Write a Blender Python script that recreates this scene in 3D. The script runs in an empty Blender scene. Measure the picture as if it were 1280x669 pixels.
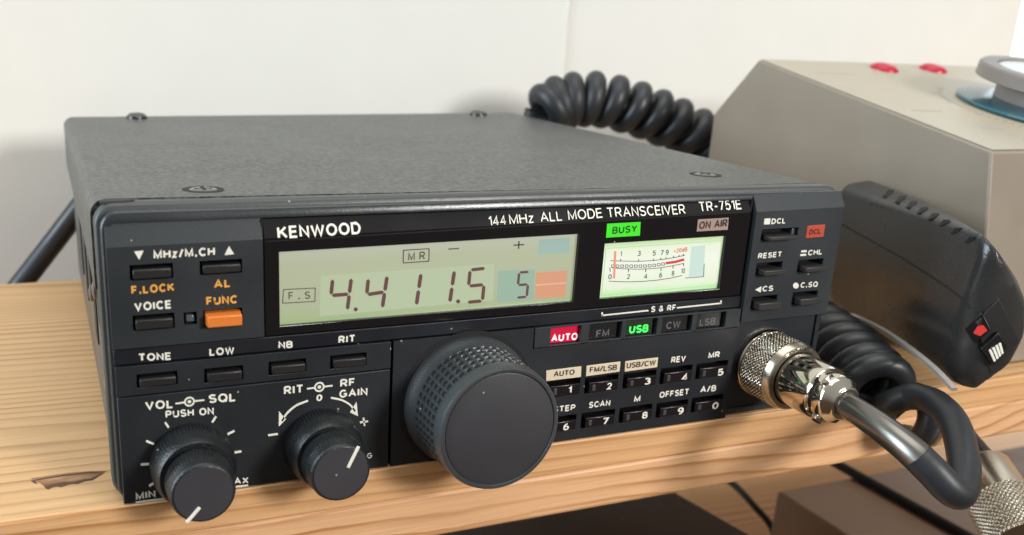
import bpy, bmesh, math, random
from mathutils import Vector, Matrix, noise
random.seed(7)
S = 0.001                       # everything below is written in millimetres
scene = bpy.context.scene
COL = scene.collection

# ------------------------------------------------------------------ camera
CR = [(0.9243737971826214, -0.3795055590455906, 0.03884087712289399),
      (-0.07840156480331123, -0.2886264477528569, -0.9542263716194179),
      (0.3733447170090588, 0.8790166689608685, -0.2965525551573695)]
CP = Vector((-9.018382305, -179.13943087, 94.03973846))
CF = 1162.3723616; CU, CV = 543.78269397, 401.82837968
cam_d = bpy.data.cameras.new('camera'); cam = bpy.data.objects.new('camera', cam_d); COL.objects.link(cam)
rx, dn, fw = [Vector(r) for r in CR]
cam.matrix_world = Matrix(((rx[0], -dn[0], -fw[0], CP[0]*S), (rx[1], -dn[1], -fw[1], CP[1]*S), (rx[2], -dn[2], -fw[2], CP[2]*S), (0, 0, 0, 1)))
cam_d.sensor_width = 36; cam_d.lens = CF/1280*36
cam_d.shift_x = (640-CU)/1280; cam_d.shift_y = (CV-334.5)/1280
cam_d.clip_start = 0.005; cam_d.clip_end = 50
cam_d.dof.use_dof = True; cam_d.dof.focus_distance = 0.215; cam_d.dof.aperture_fstop = 19
scene.camera = cam

# ------------------------------------------------------------------ world, lamps, exposure
w = bpy.data.worlds.new('World'); scene.world = w; w.use_nodes = True
nt = w.node_tree; bg = nt.nodes['Background']
tc = nt.nodes.new('ShaderNodeTexCoord'); sx = nt.nodes.new('ShaderNodeSeparateXYZ'); rp = nt.nodes.new('ShaderNodeValToRGB')
nt.links.new(tc.outputs['Generated'], sx.inputs[0])
mp = nt.nodes.new('ShaderNodeMapRange'); mp.inputs[1].default_value = -1; mp.inputs[2].default_value = 1
nt.links.new(sx.outputs['Z'], mp.inputs[0]); nt.links.new(mp.outputs[0], rp.inputs[0])
e = rp.color_ramp.elements; e[0].position = 0.0; e[0].color = (.16, .10, .06, 1); e[1].position = 1.0; e[1].color = (.95, .93, .88, 1)
for ps, c in ((.42, (.20, .14, .10, 1)), (.52, (.42, .40, .38, 1)), (.7, (.72, .71, .68, 1))):
    k = e.new(ps); k.color = c
nt.links.new(rp.outputs[0], bg.inputs['Color']); bg.inputs['Strength'].default_value = .55

def area(name, loc, target, size, power, color):
    d = bpy.data.lights.new(name, 'AREA'); d.shape = 'RECTANGLE'; d.size = size[0]; d.size_y = size[1]; d.energy = power; d.color = color
    o = bpy.data.objects.new(name, d); COL.objects.link(o); o.location = loc
    o.rotation_euler = (Vector(target)-Vector(loc)).to_track_quat('-Z', 'Y').to_euler(); return o
area('window_light_front', (.66, -1.02, .44), (.08, .08, .03), (.26, .26), 12, (1.0, .975, .93))
area('window_light_left', (-1.05, .02, .34), (.0, .05, .03), (.42, .8), 15, (.74, .89, 1.0))
area('overhead_fill', (.15, -.1, 1.3), (.1, .1, .0), (1.0, .8), 7, (1.0, .99, .95))  # added fill from above, brightens the wall and the cover top
scene.view_settings.view_transform = 'Standard'; scene.view_settings.look = 'None'
scene.view_settings.exposure = 0.0; scene.view_settings.gamma = 1.0
try: scene.cycles.use_denoising = True
except Exception: pass

# ------------------------------------------------------------------ picture measurement -> real place
def ray(u, v):
    a, b = (u-CU)/CF, (v-CV)/CF
    return rx*a + dn*b + fw
def P(u, v, x=None, y=None, z=None, d=None):
    r = ray(u, v)
    if x is not None: t = (x-CP.x)/r.x
    elif y is not None: t = (y-CP.y)/r.y
    elif z is not None: t = (z-CP.z)/r.z
    else: t = d
    return CP + r*t
FOLD = 53.4; TILT = 2.2/5.4
def drift(x, z):                      # the panel's rules run very slightly uphill to the right
    pts = [(0, 0), (24, .7), (30, .6), (33, .3), (53.4, 1.9), (58, .8), (62, .4)]
    g = 0
    for (a, ga), (b, gb) in zip(pts, pts[1:]):
        if a <= z <= b: g = ga+(gb-ga)*(z-a)/(b-a)
    return z + g*max(0, min(180, x))/180
def undrift(x, z):
    q = z
    for _ in range(6): q -= drift(x, q)-z
    return q
def ytilt(x, z):
    q = undrift(x, z)
    return max(0, (q-FOLD)*TILT)
def F(u, v, y=0.0):                   # a point of the front panel, tilt strip included
    p = P(u, v, y=y)
    for _ in range(5):
        p = P(u, v, y=y+ytilt(p.x, p.z))
    return p

# ------------------------------------------------------------------ materials
MATS = {}
def mat(name, col, rough=.5, metal=0, bump=0, bscale=600, spec=.5, coat=0, emit=None, es=0, speck=0, trans=0, vary=0, ior=1.5):
    if name in MATS: return MATS[name]
    m = bpy.data.materials.new(name); m.use_nodes = True; MATS[name] = m
    n = m.node_tree.nodes; L = m.node_tree.links; b = n['Principled BSDF']
    b.inputs['Base Color'].default_value = (*col, 1); b.inputs['Roughness'].default_value = rough
    b.inputs['Metallic'].default_value = metal; b.inputs['Specular IOR Level'].default_value = spec
    b.inputs['Coat Weight'].default_value = coat; b.inputs['Coat Roughness'].default_value = .08
    b.inputs['Transmission Weight'].default_value = trans; b.inputs['IOR'].default_value = ior
    if emit: b.inputs['Emission Color'].default_value = (*emit, 1); b.inputs['Emission Strength'].default_value = es
    t = n.new('ShaderNodeTexCoord')
    if bump:
        z = n.new('ShaderNodeTexNoise'); z.inputs['Scale'].default_value = bscale; z.inputs['Detail'].default_value = 4
        L.new(t.outputs['Object'], z.inputs['Vector'])
        bp = n.new('ShaderNodeBump'); bp.inputs['Strength'].default_value = bump; bp.inputs['Distance'].default_value = .0003
        L.new(z.outputs[0], bp.inputs['Height']); L.new(bp.outputs[0], b.inputs['Normal'])
    last = None
    if vary or speck:
        z2 = n.new('ShaderNodeTexNoise'); z2.inputs['Scale'].default_value = 35; z2.inputs['Detail'].default_value = 6
        L.new(t.outputs['Object'], z2.inputs['Vector'])
        r = n.new('ShaderNodeMapRange'); r.inputs[1].default_value = .3; r.inputs[2].default_value = .7
        r.inputs[3].default_value = 1-vary; r.inputs[4].default_value = 1+vary
        L.new(z2.outputs[0], r.inputs[0])
        mx = n.new('ShaderNodeVectorMath'); mx.operation = 'SCALE'; mx.inputs[0].default_value = col
        L.new(r.outputs[0], mx.inputs['Scale']); last = mx.outputs[0]
        r3 = n.new('ShaderNodeMapRange'); r3.inputs[1].default_value = .3; r3.inputs[2].default_value = .7
        r3.inputs[3].default_value = max(0, rough-.1); r3.inputs[4].default_value = min(1, rough+.1)
        L.new(z2.outputs[0], r3.inputs[0]); L.new(r3.outputs[0], b.inputs['Roughness'])
    if speck:
        v = n.new('ShaderNodeTexVoronoi'); v.inputs['Scale'].default_value = 420; L.new(t.outputs['Object'], v.inputs['Vector'])
        lt = n.new('ShaderNodeMath'); lt.operation = 'LESS_THAN'; lt.inputs[1].default_value = .10
        L.new(v.outputs['Distance'], lt.inputs[0])
        wn = n.new('ShaderNodeSeparateColor'); L.new(v.outputs['Color'], wn.inputs[0])
        g = n.new('ShaderNodeMath'); g.operation = 'GREATER_THAN'; g.inputs[1].default_value = 1-speck
        L.new(wn.outputs[0], g.inputs[0])
        mu = n.new('ShaderNodeMath'); mu.operation = 'MULTIPLY'; L.new(lt.outputs[0], mu.inputs[0]); L.new(g.outputs[0], mu.inputs[1])
        mix = n.new('ShaderNodeMix'); mix.data_type = 'RGBA'; L.new(mu.outputs[0], mix.inputs[0])
        L.new(last, mix.inputs[6]); mix.inputs[7].default_value = (.35, .36, .36, 1); last = mix.outputs[2]
    if last: L.new(last, b.inputs['Base Color'])
    return m
cover_m = mat('grey_textured_paint', (.052, .057, .054), .42, bump=.9, bscale=1700, spec=.6)
_n = cover_m.node_tree.nodes; _l = cover_m.node_tree.links; _b = _n['Principled BSDF']; _t = _n.new('ShaderNodeTexCoord')
_f = _n.new('ShaderNodeTexNoise'); _f.inputs['Scale'].default_value = 900; _f.inputs['Detail'].default_value = 3; _l.new(_t.outputs['Object'], _f.inputs['Vector'])
_r = _n.new('ShaderNodeValToRGB'); _r.color_ramp.elements[0].position = .42; _r.color_ramp.elements[0].color = (.022, .025, .025, 1); _r.color_ramp.elements[1].position = .62; _r.color_ramp.elements[1].color = (.095, .101, .098, 1)
_l.new(_f.outputs[0], _r.inputs[0]); _l.new(_r.outputs[0], _b.inputs['Base Color'])
_g = _n.new('ShaderNodeTexNoise'); _g.inputs['Scale'].default_value = 22; _g.inputs['Detail'].default_value = 7; _g.inputs['Roughness'].default_value = .7; _l.new(_t.outputs['Object'], _g.inputs['Vector'])
_m = _n.new('ShaderNodeMapRange'); _m.inputs[1].default_value = .3; _m.inputs[2].default_value = .7; _m.inputs[3].default_value = .35; _m.inputs[4].default_value = .41; _l.new(_g.outputs[0], _m.inputs[0]); _l.new(_m.outputs[0], _b.inputs['Roughness'])
frame_m = mat('charcoal_plastic', (.026, .031, .035), .27, bump=.10, bscale=1800, vary=.12, speck=.05)
panel_m = mat('slate_black_plastic', (.018, .024, .029), .5, bump=.14, bscale=2600, vary=.14, speck=.12)
low_m = mat('black_panel_plastic', (.012, .015, .020), .46, bump=.12, bscale=2600, vary=.14, speck=.14)
strip_m = mat('dark_label_strip', (.009, .011, .017), .38, bump=.05, bscale=2000, vary=.1, speck=.08)
gloss_m = mat('smoky_glossy_acrylic', (.010, .009, .011), .12, coat=.0, vary=.0, speck=.05)
pit_m = mat('black_recess', (.004, .004, .005), .7)
key_m = mat('black_key_plastic', (.016, .015, .016), .40, bump=.1, bscale=1500)
knob_m = mat('black_knob_rubber', (.010, .012, .014), .30, bump=.5, bscale=2200, vary=.25, speck=.25)
face_m = mat('satin_knob_face', (.042, .042, .049), .42, bump=.12, bscale=3000, vary=.08, speck=.07)
orange_m = mat('orange_key_plastic', (.80, .22, .035), .38, vary=.05)
white_m = mat('cream_print', (.92, .90, .80), .6)
amber_m = mat('amber_print', (.90, .42, .07), .6)
grey_m = mat('dim_grey_print', (.16, .16, .17), .6)
badge_m = mat('cream_badge', (.82, .70, .53), .5)
chrome_m = mat('polished_nickel', (.66, .61, .53), .15, 1, bump=.03, bscale=300, vary=.06)
nickel_m = mat('knurled_nickel', (.46, .41, .33), .30, 1, vary=.12)
boot_m = mat('glossy_metal_sleeve', (.20, .19, .17), .30, .9, bump=.04, bscale=150, vary=.15)
rubber_m = mat('black_rubber_cord', (.020, .022, .026), .42, bump=.12, bscale=700, vary=.15)
mic_m = mat('dark_grey_mic_plastic', (.032, .032, .032), .30, bump=.25, bscale=1600, vary=.12)
ctop_m = mat('beige_panel_paint', (.43, .385, .30), .45, bump=.1, bscale=900, vary=.04)
case_m = mat('taupe_case_paint', (.29, .240, .188), .5, bump=.2, bscale=1200, vary=.05)
wall_m = mat('white_painted_wall', (.81, .815, .78), .8, bump=.06, bscale=60, vary=.015)

def wood(name, c1, c2, c3, freq, amp, seed=0.0, stretch=3.0):
    """softwood: sharp thin late-wood lines running along x, bent by slow noise"""
    m = bpy.data.materials.new(name); m.use_nodes = True
    n = m.node_tree.nodes; L = m.node_tree.links; b = n['Principled BSDF']; t = n.new('ShaderNodeTexCoord')
    def nz(sc, detail, rough=.5):
        mp_ = n.new('ShaderNodeMapping'); mp_.inputs['Scale'].default_value = sc; mp_.inputs['Location'].default_value = (seed, seed*.37, seed*.71)
        L.new(t.outputs['Object'], mp_.inputs['Vector']); q = n.new('ShaderNodeTexNoise'); q.inputs['Scale'].default_value = 1; q.inputs['Detail'].default_value = detail; q.inputs['Roughness'].default_value = rough
        L.new(mp_.outputs[0], q.inputs['Vector']); return q.outputs[0]
    def mad(a, k, c):
        q = n.new('ShaderNodeMath'); q.operation = 'MULTIPLY_ADD'; L.new(a, q.inputs[0]); q.inputs[1].default_value = k
        if hasattr(c, 'links') or not isinstance(c, (int, float)): L.new(c, q.inputs[2])
        else: q.inputs[2].default_value = c
        return q.outputs[0]
    sp = n.new('ShaderNodeSeparateXYZ'); L.new(t.outputs['Object'], sp.inputs[0])
    v = mad(sp.outputs['Y'], freq, mad(sp.outputs['Z'], freq*1.05, 0.0)); v = mad(sp.outputs['X'], freq*.02, v)
    v = mad(nz((stretch, 14, 14), 1), amp, v); v = mad(nz((stretch*6, 60, 60), 3), .8, v)
    fr = n.new('ShaderNodeMath'); fr.operation = 'FRACT'; L.new(v, fr.inputs[0])
    r = n.new('ShaderNodeValToRGB'); e = r.color_ramp.elements; e[0].position = 0; e[0].color = (*c1, 1); e[1].position = .80; e[1].color = (*c3, 1)
    for p_, c_ in ((.35, c1), (.66, c2), (.90, c3), (.97, c1)): k = e.new(p_); k.color = (*c_, 1)
    L.new(fr.outputs[0], r.inputs[0])
    pale = n.new('ShaderNodeMix'); pale.data_type = 'RGBA'; lm = n.new('ShaderNodeMapRange'); lm.inputs[1].default_value = .38; lm.inputs[2].default_value = .66
    L.new(nz((stretch*2, 45, 45), 2), lm.inputs[0]); lm.inputs[3].default_value = .15; lm.inputs[4].default_value = .85
    L.new(lm.outputs[0], pale.inputs[0]); L.new(r.outputs[0], pale.inputs[6]); pale.inputs[7].default_value = (*[(p_*.8+q_*.2) for p_, q_ in zip(c1, c2)], 1)
    fib = nz((45, 1500, 1500), 4, .6); big = nz((5, 18, 18), 3)
    k = mad(fib, .42, mad(big, .45, .57)); sc_ = n.new('ShaderNodeVectorMath'); sc_.operation = 'SCALE'; L.new(pale.outputs[2], sc_.inputs[0]); L.new(k, sc_.inputs['Scale'])
    L.new(sc_.outputs[0], b.inputs['Base Color']); b.inputs['Roughness'].default_value = .48
    bp = n.new('ShaderNodeBump'); bp.inputs['Strength'].default_value = .3; bp.inputs['Distance'].default_value = .0003
    L.new(fib, bp.inputs['Height']); L.new(bp.outputs[0], b.inputs['Normal']); MATS[name] = m; return m
pine_top = wood('pine_top_grain', (.68, .42, .205), (.55, .32, .145), (.34, .165, .06), 225, 18, 3.1, 1.0)
pine_edge = wood('pine_edge_grain', (.78, .46, .225), (.66, .35, .15), (.40, .155, .035), 300, 6, 8.4, 2.0)
pine_edge2 = wood('pine_lower_ply_grain', (.82, .49, .265), (.72, .40, .20), (.47, .20, .065), 230, 11, 21.7, 5.5)

# ------------------------------------------------------------------ mesh helpers
def finish(name, bm, m, parent=None, smooth=None, bevel=0, segs=2):
    for v in bm.verts: v.co *= S
    me = bpy.data.meshes.new(name); bmesh.ops.recalc_face_normals(bm, faces=bm.faces); bm.to_mesh(me); bm.free()
    o = bpy.data.objects.new(name, me); COL.objects.link(o)
    for mm in (m if isinstance(m, (list, tuple)) else [m]): me.materials.append(mm)
    if parent: o.parent = parent; o.matrix_parent_inverse = Matrix.Translation(-world_loc(parent))
    if smooth is not None:
        for p in me.polygons: p.use_smooth = True
        me.set_sharp_from_angle(angle=math.radians(smooth))
    if bevel:
        b = o.modifiers.new('bevel', 'BEVEL'); b.width = bevel*S; b.segments = segs; b.limit_method = 'ANGLE'; b.angle_limit = math.radians(35)
        b.harden_normals = False
        for p in me.polygons: p.use_smooth = True
        me.set_sharp_from_angle(angle=math.radians(40))
    return o
def world_loc(o):
    l = Vector(o.location)
    return l
def thing(name, label, cat, loc, group=None):
    o = bpy.data.objects.new(name, None); COL.objects.link(o); o.location = Vector(loc)*S; o.empty_display_size = .01
    o['label'] = label; o['category'] = cat
    if group: o['group'] = group
    return o
def tag(o, label, cat, group=None):
    o['label'] = label; o['category'] = cat
    if group: o['group'] = group
    return o
def struct(o): o['kind'] = 'structure'; return o
def box(bm, x0, x1, y0, y1, z0, z1):
    vs = [bm.verts.new(p) for p in ((x0, y0, z0), (x1, y0, z0), (x1, y1, z0), (x0, y1, z0), (x0, y0, z1), (x1, y0, z1), (x1, y1, z1), (x0, y1, z1))]
    for f in ((0, 3, 2, 1), (4, 5, 6, 7), (0, 1, 5, 4), (1, 2, 6, 5), (2, 3, 7, 6), (3, 0, 4, 7)): bm.faces.new([vs[i] for i in f])
def prism(bm, pts, vec):               # polygon (Vectors) extruded along vec
    a = [bm.verts.new(p) for p in pts]; b = [bm.verts.new(Vector(p)+vec) for p in pts]; n = len(a)
    bm.faces.new(a); bm.faces.new(b[::-1])
    for i in range(n): bm.faces.new([a[i], b[i], b[(i+1) % n], a[(i+1) % n]])
def loft(bm, rings, cap=True):
    R = [[bm.verts.new(p) for p in r] for r in rings]; n = len(R[0])
    for a, b in zip(R, R[1:]):
        for i in range(n): bm.faces.new([a[i], a[(i+1) % n], b[(i+1) % n], b[i]])
    if cap: bm.faces.new(R[0][::-1]); bm.faces.new(R[-1])
def lathe(bm, o, ax, prof, n=64, fn=None, capend=True):
    ax = Vector(ax).normalized(); t = ax.orthogonal().normalized(); 
    if abs(ax.y) > .8: t = Vector((1, 0, 0)) - ax*ax.x; t.normalize()
    s = ax.cross(t); rings = []
    for L, r in prof:
        ring = []
        for i in range(n):
            a = 2*math.pi*i/n; q = r if fn is None else fn(L, r, a)
            ring.append(Vector(o)+ax*L+(t*math.cos(a)+s*math.sin(a))*q)
        rings.append(ring)
    loft(bm, rings, capend)
def smoothpath(pts, n=8):
    out = []
    P_ = [Vector(p) for p in pts]; P_ = [P_[0]*2-P_[1]]+P_+[P_[-1]*2-P_[-2]]
    for i in range(1, len(P_)-2):
        a, b, c, d = P_[i-1:i+3]
        for k in range(n):
            t = k/n
            out.append(.5*((2*b)+(c-a)*t+(2*a-5*b+4*c-d)*t*t+(3*b-a-3*c+d)*t**3))
    out.append(P_[-2]); return out
def tube(bm, path, r, n=16, rf=None):
    T = [(path[min(i+1, len(path)-1)]-path[max(i-1, 0)]).normalized() for i in range(len(path))]
    u = T[0].orthogonal().normalized(); rings = []
    for i, p in enumerate(path):
        u = (u - T[i]*u.dot(T[i])).normalized(); v = T[i].cross(u); q = rf(i/(len(path)-1)) if rf else r
        rings.append([p+(u*math.cos(2*math.pi*k/n)+v*math.sin(2*math.pi*k/n))*q for k in range(n)])
    loft(bm, rings)
def rounded(x0, x1, z0, z1, r, y, seg=6):
    pts = []
    for cx, cz, a0 in ((x1-r, z0+r, -90), (x1-r, z1-r, 0), (x0+r, z1-r, 90), (x0+r, z0+r, 180)):
        for k in range(seg+1):
            a = math.radians(a0+90*k/seg); pts.append(Vector((cx+r*math.cos(a), y, cz+r*math.sin(a))))
    return pts
def plate(name, m, parent, x0, x1, z0, z1, holes=(), yf=0.0, yb=3.0, bevel=.22, tilt=False, cut=None):
    """a plastic plate facing the viewer with rectangular openings; rules follow drift()"""
    bm = bmesh.new(); xs = {x0, x1}; zs = {z0, z1}
    H = [(max(a, x0+.15), b if b > x1 else min(b, x1-.15), max(c, z0+.15), d if d > z1 else min(d, z1-.15)) for a, b, c, d in holes]
    H = [(a, min(b, x1), c, min(d, z1)) for a, b, c, d in H]
    for a, b, c, d in H: xs |= {a, b}; zs |= {c, d}
    if tilt: zs.add(FOLD)
    for k in range(1, 6): xs.add(x0+(x1-x0)*k/6)
    xs = sorted(xs); zs = sorted(zs)
    xs = [x for i, x in enumerate(xs) if i == 0 or x-xs[i-1] > .02]; zs = [x for i, x in enumerate(zs) if i == 0 or x-zs[i-1] > .02]
    V = {}
    def vert(i, j, b):
        if (i, j, b) not in V:
            x, z = xs[i], zs[j]; y = yb if b else yf+(max(0, (z-FOLD)*TILT) if tilt else 0)
            V[(i, j, b)] = bm.verts.new((x, y, drift(x, z)))
        return V[(i, j, b)]
    def solid(i, j):
        if i < 0 or j < 0 or i >= len(xs)-1 or j >= len(zs)-1: return False
        cx, cz = (xs[i]+xs[i+1])/2, (zs[j]+zs[j+1])/2
        if cut and cut(cx, cz): return False
        return not any(a < cx < b and c < cz < d for a, b, c, d in H)
    for i in range(len(xs)-1):
        for j in range(len(zs)-1):
            if not solid(i, j): continue
            bm.faces.new([vert(i, j, 0), vert(i+1, j, 0), vert(i+1, j+1, 0), vert(i, j+1, 0)])
            bm.faces.new([vert(i, j, 1), vert(i, j+1, 1), vert(i+1, j+1, 1), vert(i+1, j, 1)])
            for di, dj, e0, e1 in ((-1, 0, (i, j+1), (i, j)), (1, 0, (i+1, j), (i+1, j+1)), (0, -1, (i, j), (i+1, j)), (0, 1, (i+1, j+1), (i, j+1))):
                if not solid(i+di, j+dj):
                    bm.faces.new([vert(*e0, 0), vert(*e0, 1), vert(*e1, 1), vert(*e1, 0)])
    o = finish(name, bm, m, parent, bevel=bevel)
    o.data.set_sharp_from_angle(angle=math.radians(14)); return o
def hole(tl, br, y=0.0, tr=None, bl=None):      # pixel corners -> undrifted rectangle
    a, b = F(*tl, y), F(*br, y); pts = [a, b]
    if tr: pts.append(F(*tr, y))
    if bl: pts.append(F(*bl, y))
    xl = [p.x for p in pts]; zl = [undrift(p.x, p.z) for p in pts]
    if tr and bl:
        x0 = (a.x+pts[3].x)/2; x1 = (b.x+pts[2].x)/2; z1 = (zl[0]+zl[2])/2; z0 = (zl[1]+zl[3])/2
        return (x0, x1, z0, z1)
    return (min(xl), max(xl), min(zl), max(zl))
def block(name, m, parent, r, yf, yb=3.2, inset=0, bevel=.25, shrink=0):
    x0, x1, z0, z1 = r; bm = bmesh.new()
    pf = [(x0+shrink, z0+shrink), (x1-shrink, z0+shrink), (x1-shrink, z1-shrink), (x0+shrink, z1-shrink)]
    A = [bm.verts.new((x+inset*(1 if i in (0, 3) else -1), yf, drift(x, z)+inset*(1 if i < 2 else -1))) for i, (x, z) in enumerate(pf)]
    B = [bm.verts.new((x, yb, drift(x, z))) for x, z in pf]
    bm.faces.new(A); bm.faces.new(B[::-1])
    for i in range(4): bm.faces.new([A[i], B[i], B[(i+1) % 4], A[(i+1) % 4]])
    return finish(name, bm, m, parent, bevel=bevel)

# lettering: a small grotesque alphabet drawn as pen strokes -----------------
def arc(cx, cy, rx_, ry_, a0, a1, n=9):
    return [(cx+rx_*math.cos(math.radians(a0+(a1-a0)*i/n)), cy+ry_*math.sin(math.radians(a0+(a1-a0)*i/n))) for i in range(n+1)]
_bow = lambda x0, x1, y0, y1: [(x0, y1)]+arc(x1-.26, (y0+y1)/2, .26, (y1-y0)/2, 90, -90, 8)+[(x0, y0)]
GL = {
 'A': (.80, [[(0, 0), (.40, 1), (.80, 0)], [(.15, .33), (.65, .33)]]), 'B': (.66, [[(0, 0), (0, 1)], _bow(0, .62, .52, 1), _bow(0, .66, 0, .52)]),
 'C': (.74, [arc(.40, .5, .40, .5, 42, 318, 16)]), 'D': (.70, [[(0, 0), (0, 1), (.32, 1)]+arc(.32, .5, .38, .5, 90, -90, 12)+[(0, 0)]]),
 'E': (.58, [[(.58, 1), (0, 1), (0, 0), (.60, 0)], [(0, .52), (.54, .52)]]), 'F': (.56, [[(.56, 1), (0, 1), (0, 0)], [(0, .50), (.50, .50)]]),
 'G': (.78, [arc(.40, .5, .40, .5, 45, 300, 16)+[(.76, .18), (.76, .46), (.44, .46)]]), 'H': (.68, [[(0, 0), (0, 1)], [(.68, 0), (.68, 1)], [(0, .52), (.68, .52)]]),
 'I': (.0, [[(0, 0), (0, 1)]]), 'K': (.70, [[(0, 0), (0, 1)], [(.66, 1), (.02, .38)], [(.24, .60), (.70, 0)]]), 'L': (.54, [[(0, 1), (0, 0), (.54, 0)]]),
 'M': (.80, [[(0, 0), (0, 1), (.40, .08), (.80, 1), (.80, 0)]]), 'N': (.68, [[(0, 0), (0, 1), (.68, 0), (.68, 1)]]), 'O': (.82, [arc(.41, .5, .41, .5, 90, 450, 24)]),
 'P': (.62, [[(0, 0), (0, 1)], _bow(0, .62, .45, 1)]), 'Q': (.82, [arc(.41, .5, .41, .5, 90, 450, 24), [(.50, .24), (.82, -.04)]]), 'R': (.68, [[(0, 0), (0, 1)], _bow(0, .64, .46, 1), [(.34, .46), (.68, 0)]]),
 'S': (.66, [arc(.34, .755, .31, .245, 25, 270, 10)+arc(.33, .255, .33, .255, 85, -155, 10)]), 'T': (.70, [[(0, 1), (.70, 1)], [(.35, 1), (.35, 0)]]), 'U': (.68, [[(0, 1), (0, .32)]+arc(.34, .34, .34, .34, 180, 360, 10)+[(.68, 1)]]),
 'V': (.74, [[(0, 1), (.37, 0), (.74, 1)]]), 'W': (1.08, [[(0, 1), (.27, 0), (.54, .96), (.81, 0), (1.08, 1)]]), 'X': (.7, [[(0, 0), (.7, 1)], [(0, 1), (.7, 0)]]), 'Y': (.72, [[(0, 1), (.36, .46), (.72, 1)], [(.36, .46), (.36, 0)]]),
 'z': (.42, [[(0, .70), (.42, .70), (0, 0), (.44, 0)]]), 'd': (.46, [[(.46, 1), (.46, 0)], arc(.23, .33, .23, .33, 90, 450, 14)]),
 '0': (.56, [arc(.28, .5, .28, .5, 90, 450, 20)]), '1': (.26, [[(0, .76), (.26, 1), (.26, 0)]]), '2': (.56, [arc(.28, .70, .27, .30, 165, -25, 10)+[(.0, .0), (.56, 0)]]),
 '3': (.56, [arc(.27, .755, .25, .245, 150, -90, 9), arc(.27, .26, .29, .26, 90, -150, 9)]), '4': (.60, [[(.42, 0), (.42, 1), (0, .27), (.60, .27)]]),
 '5': (.56, [[(.52, 1), (.09, 1), (.04, .50)]+arc(.27, .32, .29, .32, 125, -150, 11)]), '6': (.56, [arc(.28, .31, .28, .31, 90, 450, 16), [(.0, .31)]+arc(.36, .52, .36, .48, 180, 75, 8)]),
 '7': (.54, [[(0, 1), (.54, 1), (.18, 0)]]), '8': (.56, [arc(.28, .76, .25, .24, 90, 450, 16), arc(.28, .26, .29, .26, 90, 450, 16)]), '9': (.56, [arc(.28, .69, .28, .31, 90, 450, 16), [(.56, .69)]+arc(.20, .48, .36, .48, 0, -105, 8)]),
 '/': (.40, [[(0, -.05), (.40, 1.05)]]), '.': (.16, [[(-.03, .02), (.19, .02)]]), '-': (.34, [[(0, .42), (.34, .42)]]), '+': (.5, [[(0, .45), (.5, .45)], [(.25, .2), (.25, .7)]]), ' ': (.22, []),
 '&': (.74, [[(.74, 0), (.16, .70)]+arc(.33, .82, .17, .18, 190, -30, 8)+[(.16, .46)], arc(.27, .24, .26, .24, 120, 315, 9)+[(.70, .46)]]),
}
def strokes(pl, t):
    closed = (Vector(pl[0])-Vector(pl[-1])).length < 1e-4; p = [Vector(q) for q in pl]
    if closed: p = p[:-1]
    n = len(p); L_, R_ = [], []
    for i in range(n):
        a = p[i-1] if (i > 0 or closed) else None; c = p[(i+1) % n] if (i < n-1 or closed) else None
        d0 = (p[i]-a).normalized() if a is not None else None; d1 = (c-p[i]).normalized() if c is not None else None
        if d0 is None: d0 = d1
        if d1 is None: d1 = d0
        m_ = (d0+d1); m_ = m_.normalized() if m_.length > 1e-3 else d0
        nn_ = Vector((-m_.y, m_.x)); k = min(1.9, 1/max(.2, nn_.dot(Vector((-d0.y, d0.x)))))
        ext = 0
        L_.append(p[i]+nn_*t/2*k); R_.append(p[i]-nn_*t/2*k)
    vs = [v for q in zip(L_, R_) for v in q]; fs = []
    for i in range(n if closed else n-1):
        j = (i+1) % n; fs.append((2*i, 2*j, 2*j+1, 2*i+1))
    return vs, fs
def text(s, m, parent, l, r, cap, y=0.0, weight=.022, name='lettering', thick=.10, shear=0.0, ff=None):
    """string s printed on the panel: baseline ends l, r and cap height in photograph pixels"""
    ff = ff or F; t = .155+weight*1.9
    A, B = ff(*l, y), ff(*r, y); T = ff(l[0], l[1]-cap, y); T2 = ff(r[0], r[1]-cap, y)
    upx = ((T-A)+(T2-B))/2; h = ((T-A).length+(T2-B).length)/2; upx.x = 0; upx = upx.normalized()*h
    V_, F_, x = [], [], 0.0; k = 0
    for ch in s:
        wd, pls = GL[ch]
        for pl in pls:
            vs, fs = strokes([(x+t/2+a*(1-t*.55), t/2+b*(1-t)) for a, b in pl], t if ch != '.' else t*1.25); o_ = len(V_)
            V_ += [(v.x, v.y, k*.006) for v in vs]; F_ += [tuple(o_+i for i in f) for f in fs]; k += 1
        x += wd*(1-t*.55)+t+.13
    x0 = min(v[0] for v in V_); x1 = max(v[0] for v in V_); bm = bmesh.new()
    nrm = (B-A).cross(upx).normalized()
    if nrm.y > 0: nrm = -nrm
    bv = [bm.verts.new(A+(B-A)*((a-x0)/(x1-x0))+upx*b+nrm*(thick*.6+c)) for a, b, c in V_]
    for f in F_:
        try: bm.faces.new([bv[i] for i in f])
        except ValueError: pass
    return finish(name, bm, m, parent)
def pxpoly(name, m, parent, pts, y=0.0, thick=.1, back=.3, bevel=0):
    bm = bmesh.new(); q = [F(*p, y)+Vector((0, -thick, 0)) for p in pts]
    prism(bm, q, Vector((0, thick+back, 0))); return finish(name, bm, m, parent, bevel=bevel)
def pxbar(bm, a, b, wpx, y=0.0, thick=.1):
    A, B = Vector(a), Vector(b); d = (B-A).normalized(); n = Vector((-d.y, d.x))*wpx/2
    q = [F(*p, y)+Vector((0, -thick, 0)) for p in (A+n, B+n, B-n, A-n)]
    prism(bm, q, Vector((0, thick+.05, 0)))
def pxbars(name, m, parent, segs, wpx, y=0.0, thick=.1):
    bm = bmesh.new()
    for a, b in segs: pxbar(bm, a, b, wpx, y, thick)
    return finish(name, bm, m, parent)
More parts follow.
